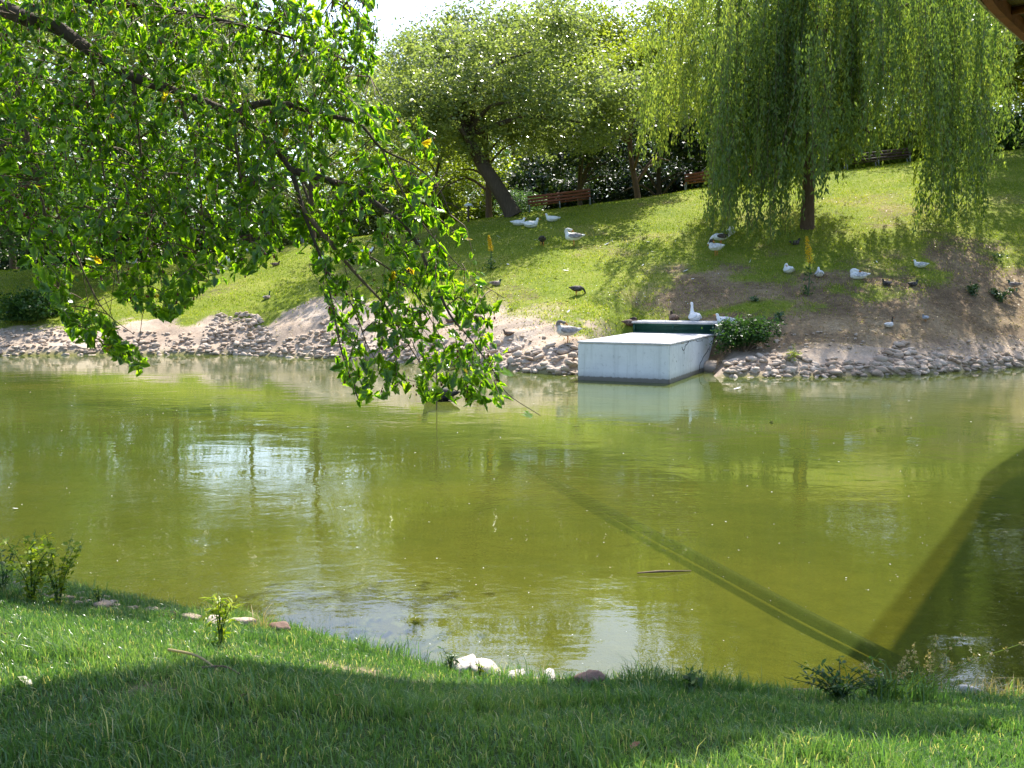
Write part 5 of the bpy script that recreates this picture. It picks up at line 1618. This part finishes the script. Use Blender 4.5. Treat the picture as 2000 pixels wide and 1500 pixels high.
# yaw: 0 faces right, 90 faces away, 180 faces left, -90 faces the camera
G_, D_ = "goose", "duck"
BIRDS = [
    ("goose", 1012, 441, "rest", "white", 10, .80, "white goose lying half behind its neighbour near the leaning trunk", G_),
    ("goose", 1036, 445, "rest", "white", 0, .92, "white goose lying in front, facing right, near the leaning trunk", G_),
    ("goose", 1079, 433, "rest", "white", 175, .80, "white goose lying alone below the lower bench, facing left", G_),
    ("duck", 1059, 481, "graze", "dark", 85, .78, "dark bird seen from behind beside the preening goose on the lawn", D_),
    ("goose", 1120, 481, "preen", "greywing", 180, .98, "white goose with a grey wing preening on the sunlit middle lawn", G_),
    ("duck", 968, 558, "rest", "mallard", 15, .52, "mottled duck lying in the lawn right of the mulberry tips", D_),
    ("duck", 1126, 577, "graze", "dark", 10, .60, "dark mottled duck feeding at the lower edge of the lawn", D_),
    ("duck", 1231, 637, "tuck", "brown", 0, .62, "brown duck with its head tucked in, left of the green grille", D_),
    ("goose", 1108, 672, "preen", "greygoose", 180, .92, "grey goose preening on orange legs at the stones left of the block", G_),
    ("duck", 933, 632, "graze", "brown", -20, .48, "small brown duck feeding on the sandy bank by the mulberry tips", D_),
    ("duck", 993, 659, "rest", "brown", 180, .42, "small dark duck squatting in the sand above the stones", D_),
    ("duck", 880, 632, "rest", "brown", 170, .46, "brown duck almost hidden behind the mulberry twigs on the sand", D_),
    ("goose", 1427, 459, "tuck", "white", 60, .80, "round white goose standing topmost of the three beside the willow curtain", G_),
    ("goose", 1407, 480, "graze", "pied", 185, .86, "white goose with a brown back feeding, middle of the three by the willow", G_),
    ("goose", 1398, 500, "preen", "darkhead", 130, .88, "white goose with a dark head, lowest of the three by the willow", G_),
    ("duck", 1552, 479, "rest", "dark", 20, .58, "dark duck lying in the deep shade below the willow trunk", D_),
    ("duck", 1540, 534, "tuck", "white", 100, .80, "round white duck left of the shaded yellow flower spike", D_),
    ("duck", 1600, 541, "rest", "speckled", 80, .76, "white duck with a dark collar right of the shaded yellow flower spike", D_),
    ("duck", 1677, 546, "tuck", "speckled", 165, .84, "white duck asleep in the shade, farthest right of the three white ones", D_),
    ("duck", 1798, 523, "rest", "speckled", 140, .64, "grey white duck with raised head at the right end of the willow's shade", D_),
    ("duck", 1732, 559, "rest", "dark", 200, .5, "small dark duck lying left of its twin in the shade", D_),
    ("duck", 1783, 560, "rest", "dark", 20, .5, "small dark duck lying right of its twin in the shade", D_),
    ("duck", 1981, 568, "stand", "mallard", 150, .56, "mallard standing among the weeds at the right edge", D_),
    ("duck", 1736, 641, "up", "darkhead", 30, .48, "pale duck with a dark neck on the soil above the right stones", D_),
    ("pigeon", 1807, 629, "stand", "pigeon", 210, .36, "blue grey pigeon on the bare soil above the right stones", "pigeon"),
    ("goose", 1357, 629, "up", "white", 100, .92, "tall white goose with upright neck seen from behind, above the grille", G_),
    ("duck", 1316, 629, "rest", "brown", 100, .72, "brown duck seen from behind, left of the tall white goose", D_),
    ("duck", 1416, 634, "rest", "speckled", 180, .72, "white speckled duck sitting on the slab's right end, facing left", D_),
    ("goose", 718, 503, "stand", "white", 0, .66, "white goose standing on the shaded lawn, seen through the mulberry leaves", G_),
    ("goose", 625, 512, "tuck", "white", 45, .72, "white goose lying behind the hanging mulberry twig on the left lawn", G_),
    ("goose", 452, 519, "stand", "white", 180, .66, "white goose standing under the mulberry foliage, beside a dark one", G_),
    ("goose", 433, 518, "rest", "dark", 10, .66, "dark goose lying under the mulberry foliage", G_),
    ("goose", 420, 536, "rest", "pied", 185, .76, "white goose with a dark rump lying at the edge of the left shade", G_),
    ("goose", 480, 494, "rest", "white", 90, .7, "white goose near the dark bench, mostly covered by leaves", G_),
    ("duck", 538, 520, "rest", "brown", 0, .5, "brown duck lying on the left lawn between foliage and twig", D_),
    ("duck", 521, 585, "up", "mallard", 60, .5, "small mallard with raised neck on the lower left lawn", D_),
    ("goose", 258, 516, "rest", "white", 0, .66, "white goose lying at the far left end of the lawn", G_),
]
for b_ in BIRDS:
    bird(*b_, bill="billdark" if b_[4] in ("dark", "brown", "mallard", "pigeon") else "bill")
bird("duck", 858, 782, "rest", "black", 170, 1.0, "black duck swimming behind the hanging mulberry leaves", D_, water_z=0.0, bill="bill")
